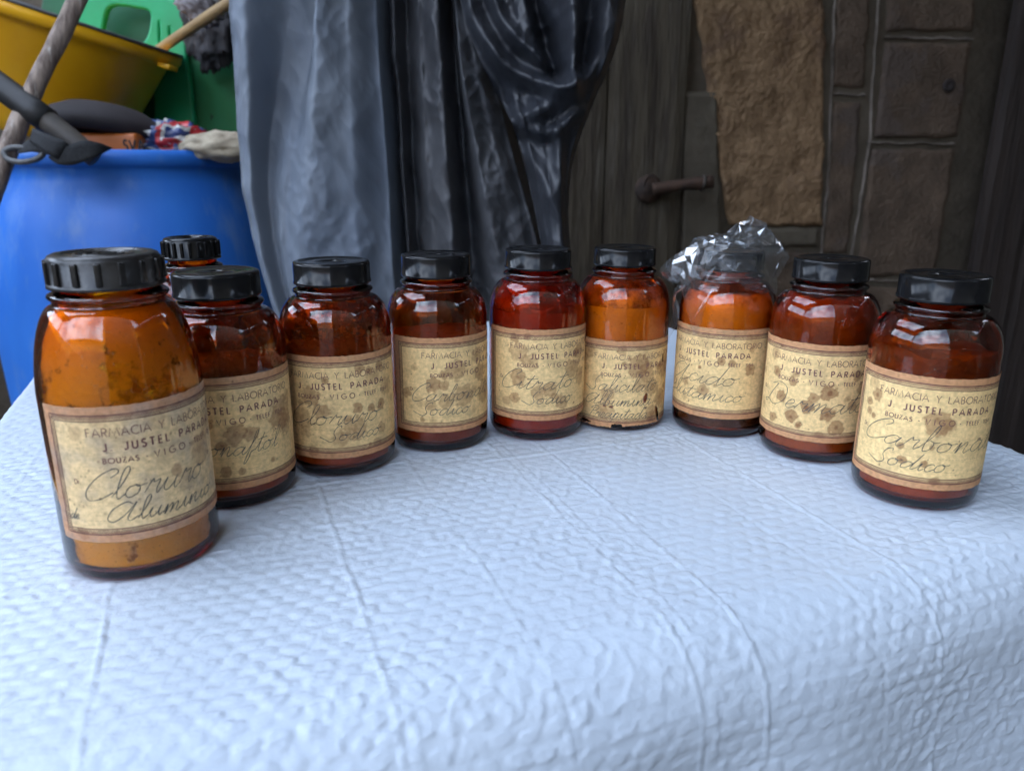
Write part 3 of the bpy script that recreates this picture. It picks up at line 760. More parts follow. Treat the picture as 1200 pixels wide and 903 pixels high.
def shoulder(R, zs, rn, zn, n=12, k2=0.0):
    out = []
    for k in range(n+1):
        t = k/n*math.pi/2
        out.append((rn + (R-rn)*((1-k2)*math.cos(t)+k2*(1-math.sin(t))), zs + (zn-zs)*math.sin(t)))
    return out
def profiles(b):
    R, H, rc, hc = b['R'], b['H'], b['rc'], b['hc']
    zc = H-hc; rn = rc-.0010
    if b.get('tall'): zs, zn = .0965, zc-.0085
    elif b.get('small'): zs, zn = .098, zc-.010
    else: zs, zn = .0965, zc-.0085
    t = .0026
    outer = [(.0005, .0035), (R*.55, .0030), (R*.74, .0018), (R*.80, .0006), (R*.86, .0), (R*.935, .0012), (R-.0007, .0045), (R, .0085), (R, .03), (R, .06)]
    K2 = .16 if b.get('tall') else 0.0
    outer += shoulder(R, zs, rn, zn, 12, K2)
    outer += [(rn-.0002, zn+.0012), (rn, zn+.0022), (rn+.0012, zn+.0030), (rn+.0019, zn+.0042), (rn+.0012, zn+.0054), (rn-.0006, zn+.0062),
              (rn-.0024, zn+.0075), (rn-.0030, zc+.002), (rn-.0030, H-.004)]
    inner = [(rn-.0054, H-.004), (rn-.0054, zn+.001)]
    inner += shoulder(R-t, zs-.001, rn-.0052, zn-.0015, 12, K2)[::-1]
    inner += [(R-t, .05), (R-t, .0095), (R-t-.001, .0066), (R-t-.005, .0048), (R*.5, .0052), (.0005, .0056)]
    return outer, inner, zs, zn, zc, rn, t
def inner_r(b, z):
    o, i, zs, zn, zc, rn, t = profiles(b)
    P = sorted([(q[1], q[0]) for q in i[1:-3]])
    zz = [p[0] for p in P]; rr = [p[1] for p in P]
    return np.interp(z, zz, rr)
def make_glass(b):
    o, i, *_ = profiles(b)
    prof = o + i
    me = lathe('glass_body', prof, 96, None, True, closed=True)
    return me
def plain_cap(b):
    R, H, hc = b['rc'], b['H'], b['hc']; z = H-hc
    p = [(R-.0022, z), (R-.0006, z), (R, z+.0006), (R, z+.0020), (R-.0004, z+.0023), (R-.0004, H-.0022), (R-.0008, H-.0009), (R-.0022, H-.0002), (R-.0040, H-.0003), (R-.0050, H-.0009), (R*.5, H-.0010), (.0004, H-.0010),
         (.0004, H-.0032), (R-.0030, H-.0032), (R-.0030, z+.003), (R-.0022, z)]
    return lathe('cap', p, 72, None, True, closed=True)

def powder(b, parent, z0, z1, m, seed, up=.003, gap=.0004, name='powder', rough=.0006, top=True, dip=.002):
    n = 96; ks = 40
    th = np.linspace(0, 2*np.pi, n, endpoint=False)
    zt = z1 + up*noise3(np.cos(th)*1.6+seed, np.sin(th)*1.6, seed)+ up*.5*noise3(np.cos(th)*5+seed, np.sin(th)*5, seed)
    rows = []
    T = np.linspace(0, 1, ks)
    for t in T:
        z = z0 + (zt-z0)*t
        r = inner_r(b, z) - gap - rough*np.abs(noise3(np.cos(th)*6+seed, np.sin(th)*6, z*160))
        if t == 0: r = r*0 + np.minimum(r, b['R']-.0085)
        rows.append(np.stack([r*np.cos(th), r*np.sin(th), z], -1))
    if top:
        rt = np.hypot(rows[-1][:, 0], rows[-1][:, 1])
        for f in (.93, .8, .6, .35, .02):
            r = rt*f; z = zt*f + (1-f)*(z1) - dip*(1-f*f) + .0012*noise3(r*np.cos(th)*120, r*np.sin(th)*120, seed)
            rows.append(np.stack([r*np.cos(th), r*np.sin(th), z], -1))
        r0 = np.hypot(rows[0][:, 0], rows[0][:, 1])
        for f in (.6, .02):
            rows.insert(0, np.stack([r0*f*np.cos(th), r0*f*np.sin(th), z0 + 0*th], -1))
    V = np.stack(rows, 0)
    me = new_mesh(name, V.reshape(-1, 3), grid_faces(len(rows), n, True), True, m)
    return link(name, me, parent)
def powder_mat(name, a, b_, scale=30, pos=(.45, .65), spots=None, spot_scale=140, spot_pos=(.66, .72)):
    return mat(name, a, .95, spec=.1, var=b_, var_scale=scale, var_pos=pos, bump=.0008, bump_scale=220, second=spots, second_scale=spot_scale, second_pos=spot_pos)
def film_mat(name, col, lo, hi, scale=38, streak=(1, 1, 1)):
    """dried residue on the inside of the glass: holes show the empty bottle"""
    m = bpy.data.materials.new(name); m.use_nodes = True
    N, L = m.node_tree.nodes, m.node_tree.links
    b = N['Principled BSDF']; b.inputs['Base Color'].default_value = (*col, 1); b.inputs['Roughness'].default_value = .95
    t = N.new('ShaderNodeTexCoord'); mp = N.new('ShaderNodeMapping'); mp.inputs['Scale'].default_value = streak
    n = N.new('ShaderNodeTexNoise'); n.inputs['Scale'].default_value = scale; n.inputs['Detail'].default_value = 8; n.inputs['Roughness'].default_value = .65
    L.new(t.outputs['Object'], mp.inputs['Vector']); L.new(mp.outputs['Vector'], n.inputs['Vector'])
    r = N.new('ShaderNodeMapRange'); r.inputs['From Min'].default_value = lo; r.inputs['From Max'].default_value = hi
    L.new(n.outputs['Fac'], r.inputs['Value']); L.new(r.outputs['Result'], b.inputs['Alpha'])
    return m
PM = {
 'white':  powder_mat('white_powder', (.86, .80, .70), (.76, .66, .52), 26, spots=(.30, .2, .12), spot_scale=120, spot_pos=(.68, .74)),
 'cream':  powder_mat('cream_powder', (.62, .50, .38), (.50, .38, .28), 40),
 'pink':   powder_mat('pinkish_powder', (.60, .36, .28), (.46, .27, .2), 40),
 'brown':  powder_mat('brown_powder', (.30, .18, .13), (.22, .13, .10), 40),
 'dark':   powder_mat('dark_hollow_fill', (.045, .040, .040), (.12, .11, .11), 90),  # fill for an empty bottle bottom, its darkness put into the colour
 'yellow': powder_mat('yellowish_powder', (.86, .76, .50), (.66, .50, .28), 22, spots=(.22, .12, .06), spot_scale=60, spot_pos=(.64, .7)),
 'red':    powder_mat('reddish_powder', (.40, .19, .14), (.30, .13, .09), 30),
}
FM = {
 'thick': film_mat('thick_residue', (.82, .58, .30), .39, .47, 26),
 'spots': film_mat('dark_specks', (.10, .045, .02), .60, .67, 60),
 'half':  film_mat('patchy_residue', (.38, .24, .16), .44, .60),
 'thin':  film_mat('thin_residue', (.34, .22, .16), .50, .72),
 'flecks': film_mat('flecked_residue', (.60, .42, .26), .50, .58, 130),
}
GROUP = 'amber glass pharmacy bottles standing in an arc on the tablecloth'
def make_bottle(i, label, glass, seed, fills, films=(), lab=None):
    b = BOTTLES[i]
    face = math.atan2(-b['y'], -b['x'])                        # direction of the lens from the bottle
    rz = face + math.radians(b['phi']) + math.pi/2             # local -Y carries the middle of the print
    t = thing('medicine_bottle', label, 'bottle', (b['x'], b['y'], .0003), (0, 0, rz), GROUP)
    me = make_glass(b); me.materials.append(G[glass]); link('glass_body', me, t)
    for (z0, z1, m, up) in fills: powder(b, t, z0, z1, PM[m], seed*3+z0*10, up)
    for (z0, z1, m) in films: powder(b, t, z0, z1, FM[m], seed*5, .0, .00010 if m == 'spots' else .00030, 'residue', .0, top=False)
    if not b.get('ribbed') and i not in (0, 9):
        cm = plain_cap(b); cm.materials.append(cap_m); link('cap', cm, t)
    if lab: make_label(t, b['R'], b['z0'], seed, **lab)
    return t, b
def ribbed_cap(t, b, nr, m, rib_w, tall=False):
    R, H, hc = b['rc'], b['H'], b['hc']; z = H-hc; Rb = R-.0012
    p = [(R-.0022, z), (R, z), (R+.0002, z+.0006), (R, z+.0018), (Rb, z+.0026), (Rb, H-.0028), (Rb-.0012, H-.0008), (Rb-.0030, H), (Rb-.0062, H), (Rb-.0068, H-.0008), (Rb*.55, H-.0010), (Rb*.53, H-.0003), (Rb*.50, H-.0003), (Rb*.48, H-.0010), (.0004, H-.0010),
         (.0004, H-.0032), (R-.0030, H-.0032), (R-.0030, z+.003), (R-.0022, z)]
    me = lathe('cap', p, 72, m, True, closed=True); cap = link('cap', me, t)
    rib = box_mesh('grip_rib', rib_w, .0022, hc-.0055, m, bev=.0005)
    for k in range(nr):
        a = 2*math.pi*(k+.35)/nr
        link('grip_rib', rib, cap, ((Rb+.0004)*math.cos(a), (Rb+.0004)*math.sin(a), z+hc*.5-.0002), (0, 0, a+math.pi/2))
    return cap

t, b = make_bottle(0, 'largest amber bottle, front left, with dusty ribbed black cap and label reading Cloruro Aluminio', 'honey', 1,
    [(.0060, .030, 'yellow', .006)], [(.024, .1385, 'thick'), (.030, .1385, 'spots')],
    dict(lines=[('Cloruro', 6.2, -46, 23.5, 1.25), ('Aluminio', 4.4, -36, 11.2, 1.35), ('de', 2.6, -56, 12.2, 1.0)],
         stains=[(18, 38, 9, .55), (28, 50, 8, .4), (-8, 62, 5, .3), (6, 25, 6, .3)], fox=150, grime=.45, rand_st=6, tint=(.95, .97, 1.08)))
capo = ribbed_cap(t, b, 16, cap_dusty, .0030)
link('raised_emblem', lathe('raised_emblem', [(.0085, 0), (.0085, .0007), (.0095, .0007), (.0095, 0)], 40, cap_dusty), capo, (0, 0, b['H']-.0011))
for k in range(7):
    link('emblem_bar', box_mesh('emblem_bar', .012-abs(k-3)*.0022, .0007, .0009, cap_dusty, bev=.0002), capo, ((k % 2)*.0008, (k-3)*.0018, b['H']-.0008))
make_bottle(1, 'amber bottle just behind the large front one, label reading Benzonaftol', 'brown', 2,
    [(.0060, .088, 'pink', .004)], [(.080, .119, 'half')],
    dict(lines=[('Benzonaftol', 5.2, -46, 22, 1.15)], stains=[(33, 42, 11, .75), (36, 34, 8, .6), (0, 36, 7, .75), (9, 35, 5, .7), (-16, 43, 4, .7), (-8, 12, 3.5, .8), (1, 11, 2.6, .8), (22, 14, 1.8, .7), (-6, 60, 3, .4)], fox=40, rand_st=4, dr=False, grime=.15))
make_bottle(2, 'amber bottle third from the left, heavily spotted label reading Cloruro Sodico', 'brown', 3,
    [(.0060, .086, 'pink', .003)], [(.070, .119, 'half'), (.096, .1195, 'flecks')],
    dict(lines=[('Cloruro', 6.0, -42, 24, 1.35), ('Sodico', 4.3, -14, 13, 1.35)],
         stains=[(-24, 44, 7, .7), (-17, 34, 6, .6), (8, 35, 4, .8), (18, 33, 3, .8), (27, 34, 4, .8), (5, 20, 9, .6), (-32, 28, 8, .5), (-5, 14, 6, .5), (20, 56, 6, .4), (34, 45, 7, .5)], fox=50, rand_st=16, dr=False))
make_bottle(3, 'amber bottle fourth from the left, browned label reading Carbonato Sodico, its left edge in view', 'brown', 4,
    [(.0060, .086, 'red', .002)], [(.080, .118, 'thin')],
    dict(lines=[('Carbonato', 5.0, -49, 24, 1.3), ('Sodico', 4.4, -43, 13.5, 1.35)],
         stains=[(-32, 37, 6, .75), (-24, 36, 4, .7), (-22, 24, 6, .55), (-8, 27, 9, .6), (-14, 47, 8, .6), (8, 42, 7, .7), (15, 26, 10, .6), (-46, 50, 3, .4), (4, 56, 6, .5), (-34, 21, 5, .5)], fox=50, rand_st=12))
make_bottle(4, 'deep red amber bottle in the middle of the arc, label reading Citrato Sodico', 'red', 5,
    [(.0060, .106, 'red', .004)], [(.10, .1215, 'half')],
    dict(lines=[('Citrato', 6.0, -49, 25, 1.35), ('Sodico', 4.5, -26, 13.5, 1.25)],
         stains=[(-33, 34, 7, .7), (-33, 54, 8, .5), (-24, 47, 7, .5), (-17, 22, 6, .6), (-8, 25, 6, .6), (12, 40, 8, .6), (22, 32, 7, .6), (-44, 14, 4, .5), (2, 14, 6, .6), (20, 52, 6, .6)], fox=40, rand_st=10))
make_bottle(5, 'bright orange amber bottle, low torn label reading Salicilato Albumina Precipitada', 'orange', 6,
    [(.0060, .113, 'white', .003)], [(.10, .1215, 'half')],
    dict(lines=[('Salicilato', 5.4, -44, 30, 1.12), ('Albumina', 4.4, -48, 18.5, 1.25), ('Precipitada', 3.8, -44, 8, 1.15)],
         stains=[(-4, 52, 10, .7), (4, 46, 8, .6), (10, 33, 8, .6), (-28, 27, 6, .6), (-30, 14, 8, .6), (-2, 36, 5, .5), (28, 48, 10, .6), (-46, 62, 6, .6), (12, 10, 7, .6), (22, 22, 8, .6)],
         fox=90, rand_st=14, tears=((4, 24.5, 2.2, 4.0, -.3), (19, 8, 1.9, 8.5, .35), (23, 55, 1.0, 4.2, 0), (-30, 18, 1.3, 1.0, 0), (-24, 17.5, 1.6, 1.1, 0), (5, 16, 1.6, 1.0, .4), (-60, 2, 18, 1.8, 0), (2, .2, 22, 1.5, 0), (-19, .4, 5, 3.0, 0), (40, 0, 20, 3.0, 0)), ragged=1.1, dr=False, no=False))
make_bottle(6, 'orange amber bottle with clear crumpled plastic over its cap, label reading Acido Glutamico', 'orange', 7,
    [(.026, .112, 'white', .003), (.0060, .025, 'dark', .002)], [(.105, .1205, 'thin')],
    dict(lines=[('Acido', 6.4, -42, 27, 1.5), ('Glutamico', 5.0, -46, 14.5, 1.45)],
         stains=[(8, 47, 3.6, .85), (16, 46, 3.0, .8), (31, 40, 4.8, .8), (-5, 22, 5, .65), (-22, 26, 4, .6), (-9, 40, 1.5, 1.0), (31, 56, 2.4, .6), (-5, 62, 7, .35), (30, 63, 6, .4)], fox=60, rand_st=2, ragged=.5, dr=False, no=False))
make_bottle(7, 'dark red-brown amber bottle second from the right, ring-stained label reading Dermatol', 'amber', 8,
    [(.0060, .080, 'cream', .002), (.084, .118, 'brown', .002)], [],
    dict(lines=[('Dermatol', 6.6, -46, 22, 1.35)],
         stains=[(-36, 47, 4.2, .8), (-22, 43, 3.4, .8), (-30, 30, 4.4, .9), (-20, 17, 5.0, .95), (-10, 26, 5.0, .9), (-36, 12, 4, .8), (4, 38, 5.8, .9), (4, 22, 5.5, .9), (-6, 33, 4, .8), (12, 12, 6, .8), (30, 40, 5, .7), (24, 50, 4, .7), (22, 28, 4, .7), (-14, 12, 2.5, .8), (-40, 60, 5, .5), (36, 58, 6, .5), (0, 6, 3, .5)], fox=40, rand_st=8))
make_bottle(8, 'rightmost amber bottle, near the table edge, clean cream label reading Carbonato Sodico', 'amber', 9,
    [(.0060, .084, 'pink', .002), (.084, .100, 'brown', .004)], [(.088, .119, 'thin')],
    dict(lines=[('Carbonato', 6.4, -48, 25, 1.35), ('Sodico', 4.8, -37, 12.0, 1.35)],
         stains=[(-3, 44, 8, .75), (2, 42, 5, .5), (-42, 54, 4, .8), (-48, 48, 3, .8), (-47, 42, 2.6, .8), (-43, 40, 2.2, .9), (-22, 26, 2.4, .8), (-20, 17, 3, .9), (-7, 17, 2.4, .9), (-46, 62, 5, .4), (0, 6, 3, .7)], fox=24, rand_st=1, tint=(1.04, 1.05, 1.05)))
t, b = make_bottle(9, 'smaller bottle with a ribbed black cap, mostly hidden behind the two leftmost bottles', 'brown', 10,
    [(.0060, .09, 'brown', .002)], [(.08, .12, 'half')], None)
ribbed_cap(t, b, 22, cap_m, .0022)
build_cloth()

# ------------------------------------------------------------------ crumpled clear plastic over the cap of the Acido bottle
def plastic_mat():
    m = bpy.data.materials.new('clear_plastic'); m.use_nodes = True
    N, L = m.node_tree.nodes, m.node_tree.links; N.remove(N['Principled BSDF'])
    tr = N.new('ShaderNodeBsdfTransparent'); tr.inputs['Color'].default_value = (.93, .94, .95, 1)
    gl = N.new('ShaderNodeBsdfGlossy'); gl.inputs['Roughness'].default_value = .09
    df = N.new('ShaderNodeBsdfDiffuse'); df.inputs['Color'].default_value = (.8, .82, .85, 1)
    tl = N.new('ShaderNodeBsdfTranslucent'); tl.inputs['Color'].default_value = (.8, .82, .85, 1)
    fr = N.new('ShaderNodeFresnel'); fr.inputs['IOR'].default_value = 1.48
    t = N.new('ShaderNodeTexCoord'); n = N.new('ShaderNodeTexNoise'); n.inputs['Scale'].default_value = 60; n.inputs['Detail'].default_value = 1
    L.new(t.outputs['Object'], n.inputs['Vector'])
    bp = N.new('ShaderNodeBump'); bp.inputs['Distance'].default_value = .0006; L.new(n.outputs['Fac'], bp.inputs['Height'])
    L.new(bp.outputs['Normal'], gl.inputs['Normal']); L.new(bp.outputs['Normal'], fr.inputs['Normal'])
    hz = N.new('ShaderNodeMixShader'); L.new(df.outputs['BSDF'], hz.inputs[1]); L.new(tl.outputs['BSDF'], hz.inputs[2])
    m1 = N.new('ShaderNodeMixShader'); m1.inputs['Fac'].default_value = .05
    L.new(tr.outputs['BSDF'], m1.inputs[1]); L.new(hz.outputs['Shader'], m1.inputs[2])
    mn = N.new('ShaderNodeMath'); mn.operation = 'MINIMUM'; mn.inputs[1].default_value = .33; L.new(fr.outputs['Fac'], mn.inputs[0])
    m2 = N.new('ShaderNodeMixShader'); L.new(mn.outputs['Value'], m2.inputs['Fac'])
    L.new(m1.outputs['Shader'], m2.inputs[1]); L.new(gl.outputs['BSDF'], m2.inputs[2])
    L.new(m2.outputs['Shader'], N['Material Output'].inputs['Surface'])
    return m
def plastic_bag():
    b = BOTTLES[6]; rnd = np.random.RandomState(5)
    nt, nr = 40, 15
    th = np.linspace(0, 2*np.pi, nt, endpoint=False); rr = np.linspace(0.02, 1, nr)
    T, Rr = np.meshgrid(th, rr, indexing='xy')
    T = T + .045*rnd.randn(*T.shape); Rr = Rr + .016*rnd.randn(*Rr.shape)
    def lobe(c, w): 
        d = (T-c+np.pi) % (2*np.pi)-np.pi; return np.exp(-(d/w)**2)
    PI = np.pi
    W = .033 + .024*lobe(PI*1.0, .38) + .012*lobe(PI*1.18, .25) + .010*lobe(.0, .5) + .006*lobe(PI*.5, .6)
    D = .030 + .002*lobe(PI*1.0, .3) - .020*lobe(.05, .45) + .034*lobe(PI*1.22, .16) + .004*np.sin(T*5+1) + .014*lobe(-.55, .3)
    s = np.clip((Rr-.42)/.58, 0, 1)
    h = np.where(Rr < .42, Rr/.42*.0285, .0285+(W-.0285)*s**.8)
    crump = 1-np.abs(noise3(np.cos(T)*2.2*(1+Rr), np.sin(T)*2.2*(1+Rr), 3.0))*2.2
    crump2 = 1-np.abs(noise3(np.cos(T)*5*(1+Rr), np.sin(T)*5*(1+Rr), 8.0))*2.2
    peak = lobe(.75, .6)*np.exp(-((Rr-.38)/.22)**2)*.015 + lobe(0.1, .4)*np.exp(-((Rr-.75)/.35)**2)*.010
    z = b['H'] + .0035 + .006*crump*np.exp(-((Rr-.3)/.3)**2) + .002*crump2 + peak - D*s**1.15
    x = h*np.cos(T); y = h*np.sin(T)
    q = .0060*noise3(x*48, y*48, z*48) + .0016*noise3(x*140, y*140, z*140)
    k = .3+.7*s
    x = x + q*k*np.cos(T) + .002*noise3(x*120, z*120, 4.)*s; y = y + q*k*np.sin(T)*.8
    # never inside the glass, the cap or the neck
    o, i_, zs, zn, zc, rn, t_ = profiles(b)
    zz = np.array([p[1] for p in o]); rp = np.array([p[0] for p in o]); od = np.argsort(zz)
    rmin = np.interp(np.clip(z, 0, zc), zz[od], rp[od]) ; rmin = np.where((z > zc-.002) & (z < b['H']+.001), b['rc'], rmin); rmin = np.where(z >= b['H']+.001, 0, rmin) + .0012
    hh = np.hypot(x, y)+1e-9; f = np.where(hh < rmin, rmin/hh, 1); x *= f; y *= f
    V = np.stack([x, y, z], -1).reshape(-1, 3)
    me = new_mesh('plastic_wrap', V, grid_faces(nr, nt, True), True, plastic_mat())
    bm = bmesh.new(); bm.from_mesh(me); bmesh.ops.triangulate(bm, faces=bm.faces); bm.to_mesh(me); bm.free()
    me.polygons.foreach_set('use_smooth', np.zeros(len(me.polygons), bool))
    # the loose flap and tail hanging to the left
    fl = [(-.026, -.012, .150), (-.040, -.014, .146), (-.055, -.012, .134), (-.060, -.010, .127)]
    fl2 = [(-.024, -.016, .128), (-.034, -.018, .124), (-.044, -.015, .119), (-.046, -.012, .116)]
    tl_ = [(-.030, -.010, .122), (-.044, -.008, .118), (-.045, -.006, .098), (-.049, -.004, .072)]; tl2 = [(-.041, -.016, .114), (-.046, -.014, .108), (-.041, -.012, .090), (-.046, -.006, .070)]
    VV, FF = [tuple(v.co) for v in me.vertices], [tuple(p.vertices) for p in me.polygons]
    for A__, B__ in ((fl, fl2), (tl_, tl2)):
        A_1, B_1 = catmull(A__, 3), catmull(B__, 3); n_ = len(A_1); i0 = len(VV)
        for t_0 in (0, .33, .66, 1):
            for a__, b__ in zip(A_1, B_1):
                p_ = a__*(1-t_0)+b__*t_0 + rnd.randn(3)*.0012; VV.append(tuple(p_))
        for f in grid_faces(4, n_): q_ = [int(k)+i0 for k in f]; FF += [(q_[0], q_[1], q_[2]), (q_[0], q_[2], q_[3])]
    me2 = new_mesh('plastic_wrap', np.array(VV), FF, False, me.materials[0]); me = me2
    thing('plastic_wrap', 'clear crumpled plastic bag pulled over the cap of the Acido Glutamico bottle', 'plastic bag', (b['x'], b['y'], .0003), me=me)
plastic_bag()

# ------------------------------------------------------------------ blue barrel and what stands in it
blue_m = mat('blue_plastic', (.020, .15, .58), .48, var=(.028, .18, .62), var_scale=6, rough_var=.08, second=(.13, .26, .55), second_scale=14, second_pos=(.52, .78), stretch=(1, 1, .45), bump=.0015, bump_scale=14)
BX, BY, BR = -.868, 1.796, .275
rz = at(170, 175, BY-BR).z
barrel = thing('barrel', 'large open blue plastic barrel left of the tarpaulin, full of garden tools and tubs', 'barrel', (BX, BY, GZ))
h = rz-GZ
prof = [(.001, .01), (BR*.9, .0), (BR*.97, .02), (BR, .06), (BR+.02, h*.3), (BR+.034, h*.32), (BR+.034, h*.35), (BR+.030, h*.37), (BR+.036, h*.55), (BR+.036, h*.62), (BR+.033, h*.70), (BR+.020, h-.16), (BR+.002, h-.10),
        (BR-.012, h-.062), (BR-.014, h-.036), (BR-.006, h-.032), (BR+.001, h-.026), (BR+.003, h-.012), (BR, h-.002), (BR-.008, h), (BR-.018, h-.003), (BR-.022, h-.03), (BR-.014, h-.1), (BR-.008, .1), (.001, .03)]
link('drum', lathe('drum', prof, 96, blue_m, True, closed=True), barrel)

yel = mat('yellow_plastic', (.95, .50, .008), .4, var=(.92, .44, .008), var_scale=5, second=(.45, .22, .06), second_scale=24, second_pos=(.68, .8), bump=.001, bump_scale=20)
RT = .31
e = at(201, 64, 1.98); tilt = math.radians(17.5)
rc_ = Vector((e.x-RT*math.cos(tilt), 1.98, e.z+RT*math.sin(tilt)))
axis = Vector((math.sin(tilt), 0, math.cos(tilt)))
ht = .27
tub = thing('tub', 'yellow plastic builder tub tipped to the right, resting in the blue barrel', 'tub', rc_-axis*ht, (0, tilt, 0))
prof = [(.001, .006), (.19, 0), (.205, .006), (.218, .03), (RT-.028, ht-.035), (RT-.022, ht-.03), (RT-.006, ht-.028), (RT, ht-.018), (RT, ht-.004), (RT-.004, ht), (RT-.012, ht-.002), (RT-.030, ht-.02), (.21, .02), (.001, .014)]
link('tub_body', lathe('tub_body', prof, 96, yel, True, closed=True), tub)
link('rim', lathe('rim', [(RT-.004, ht-.001), (RT+.002, ht), (RT+.002, ht+.005), (RT-.004, ht+.006), (RT-.010, ht+.004), (RT-.010, ht)], 96, mat('grey_rim', (.10, .10, .10), .6), True, closed=True), tub)
link('handle_lug', box_mesh('handle_lug', .03, .05, .012, yel, bev=.004, c=(RT+.005, -.02, ht-.03)), tub)

bark = mat('grey_stick', (.34, .27, .22), .9, var=(.11, .08, .065), var_scale=16, stretch=(3, 3, .7), bump=.004, bump_scale=40, second=(.42, .39, .35), second_scale=30, second_pos=(.6, .7))
a, c_ = at(88, 0, 1.55), at(2, 200, 1.42)
d = (c_-a); k1 = (GZ-a.z)/d.z
p_top = a - d*.6; p_bot = a + d*k1
mid = [tuple(p_top + (p_bot-p_top)*t + Vector((.006*math.sin(t*17), 0, 0))) for t in np.linspace(0, 1, 14)]
st = thing('stick', 'weathered grey wooden stick leaning in front of the yellow tub', 'stick', me=tube('stick', mid, [.0155, .017, .019], 12, bark, wob=.14))
bam = mat('bamboo', (.34, .23, .10), .55, var=(.26, .17, .08), var_scale=9, stretch=(2, 2, 6), bump=.001)
a, c_ = at(190, 56, 2.02), at(262, 8, 1.86); d = c_-a
pts = [tuple(a - d*.25), tuple(a), tuple(a+d*.5), tuple(c_), tuple(a+d*3)]
cane = thing('cane', 'bamboo tool handle slanting out of the yellow tub to the upper right', 'cane', me=tube('cane', pts, [.0115, .0125], 12, bam, wob=.05, k=5))
dn = d.normalized()
# dark tube handle with its sleeve and the webbing strap knotted round it
blk = mat('black_rubber', (.010, .010, .011), .5, var=(.02, .02, .02), var_scale=14, bump=.0008, bump_scale=60)
slv = mat('worn_sleeve', (.055, .050, .046), .55, var=(.09, .075, .06), var_scale=20, bump=.0008)
web = mat('black_webbing', (.012, .013, .015), .8, var=(.025, .027, .03), var_scale=300, bump=.0008, bump_scale=500)
hd = thing('tool_handle', 'thick black tube handle lying across the stick at the left edge', 'handle')
p0, p1, p2 = at(-160, -10, 1.50), at(56, 142, 1.46), at(112, 186, 1.47)
link('grip', tube('grip', [tuple(p0), tuple((p0+p1)/2+Vector((0, 0, .004))), tuple(p1)], .0235, 18, blk), hd)
link('sleeve', tube('sleeve', [tuple(p1-(p2-p1)*.15), tuple(p1+(p2-p1)*.5), tuple(p2)], [.0205, .0195, .018], 18, slv), hd)
def band(name, rows, mt, parent, th=.0018):
    """rows: list of (edge a, edge b) points"""
    A_0 = catmull([r[0][:] for r in rows], 6); B_0 = catmull([r[1][:] for r in rows], 6)
    V = []
    nrm = np.cross(np.gradient(A_0, axis=0), B_0-A_0); nrm /= np.linalg.norm(nrm, axis=1)[:, None]
    for sgn in (0, 1):
        for t in np.linspace(0, 1, 5): V.append(A_0*(1-t)+B_0*t + nrm*th*sgn)
    V = np.stack(V, 0); F = []
    n = len(A_0); f = grid_faces(5, n); F += [tuple(q) for q in f] + [tuple((q+5*n)[::-1]) for q in f]
    for i in range(n-1):
        F.append((i, i+1, 5*n+i+1, 5*n+i)); o_ = 4*n; F.append((o_+i+1, o_+i, o_+5*n+i, o_+5*n+i+1))
    me = new_mesh(name, V.reshape(-1, 3), F, True, mt)
    bm = bmesh.new(); bm.from_mesh(me); bmesh.ops.recalc_face_normals(bm, faces=bm.faces); bm.to_mesh(me); bm.free()
    return link(name, me, parent)
strap = thing('strap', 'black woven webbing strap with a buckle, hung over the barrel rim below the handle', 'strap')
YY_ = 1.425
band('webbing', [(at(38, 150, YY_-.01), at(34, 166, YY_-.01)), (at(54, 157, YY_-.02), at(46, 174, YY_-.02)), (at(76, 166, YY_-.02), at(62, 184, YY_-.02)), (at(84, 174, YY_+.0), at(76, 190, YY_))], web, strap)
band('webbing', [(at(56, 184, YY_-.005), at(60, 188, YY_-.005)), (at(76, 172, YY_-.015), at(70, 193, YY_-.012)), (at(98, 165, YY_-.01), at(88, 193, YY_-.01)), (at(118, 168, YY_+.005), at(112, 184, YY_)), (at(132, 174, YY_+.03), at(128, 176, YY_+.03))], web, strap)
band('webbing', [(at(22, 172, YY_), at(20, 180, YY_-.004)), (at(36, 163, YY_-.006), at(40, 178, YY_-.01)), (at(54, 166, YY_-.006), at(58, 182, YY_-.01))], web, strap)
bc = [at(4, 178, YY_-.005), at(14, 173, YY_), at(34, 174, YY_), at(50, 178, YY_-.004), at(44, 186, YY_-.01), at(26, 190, YY_-.012), at(10, 187, YY_-.01)]
link('buckle', tube('buckle', [tuple(q) for q in bc]+[tuple(bc[0])], .0052, 10, mat('grey_buckle', (.035, .037, .04), .4, var=(.11, .11, .11), var_scale=40)), strap)

lidm = mat('charcoal_plastic', (.014, .010, .011), .8, var=(.022, .016, .018), var_scale=12, bump=.0008)
lc = at(124, 152, 1.72)
lid = thing('lid', 'charcoal domed plastic lid lying tilted inside the barrel rim', 'lid', lc, (math.radians(-14), math.radians(4), 0))
link('dome', lathe('dome', [(.112, -.030), (.124, -.028), (.132, -.018), (.133, -.008), (.128, .002), (.112, .020), (.085, .036), (.05, .044), (.001, .047)][::1] + [(.001, .042), (.05, .039), (.085, .030), (.11, .014), (.12, -.01), (.112, -.030)], 64, lidm, True, closed=True), lid)
org = mat('orange_plastic', (.50, .13, .018), .45, var=(.42, .11, .02), var_scale=10)
obx = at(124, 168, 1.62)
ob = thing('orange_box', 'orange plastic box with dark lettering under the charcoal lid', 'box', obx)
link('box_body', box_mesh('box_body', .125, .06, .10, org, bev=.008, c=(0, .03, -.03)), ob)
rb = Ribbon(); st_, w_ = line_strokes('SVA', CAP, .024*1000, .8, .18)
V_, F_ = [], []
for s in st_: rb.add(s, 4.5)
Vf = np.array(rb.V); Vf = np.stack([Vf[:, 0]/1000*.85+.036, np.full(len(Vf), -.0012), Vf[:, 1]/1000*.85-.014], -1)
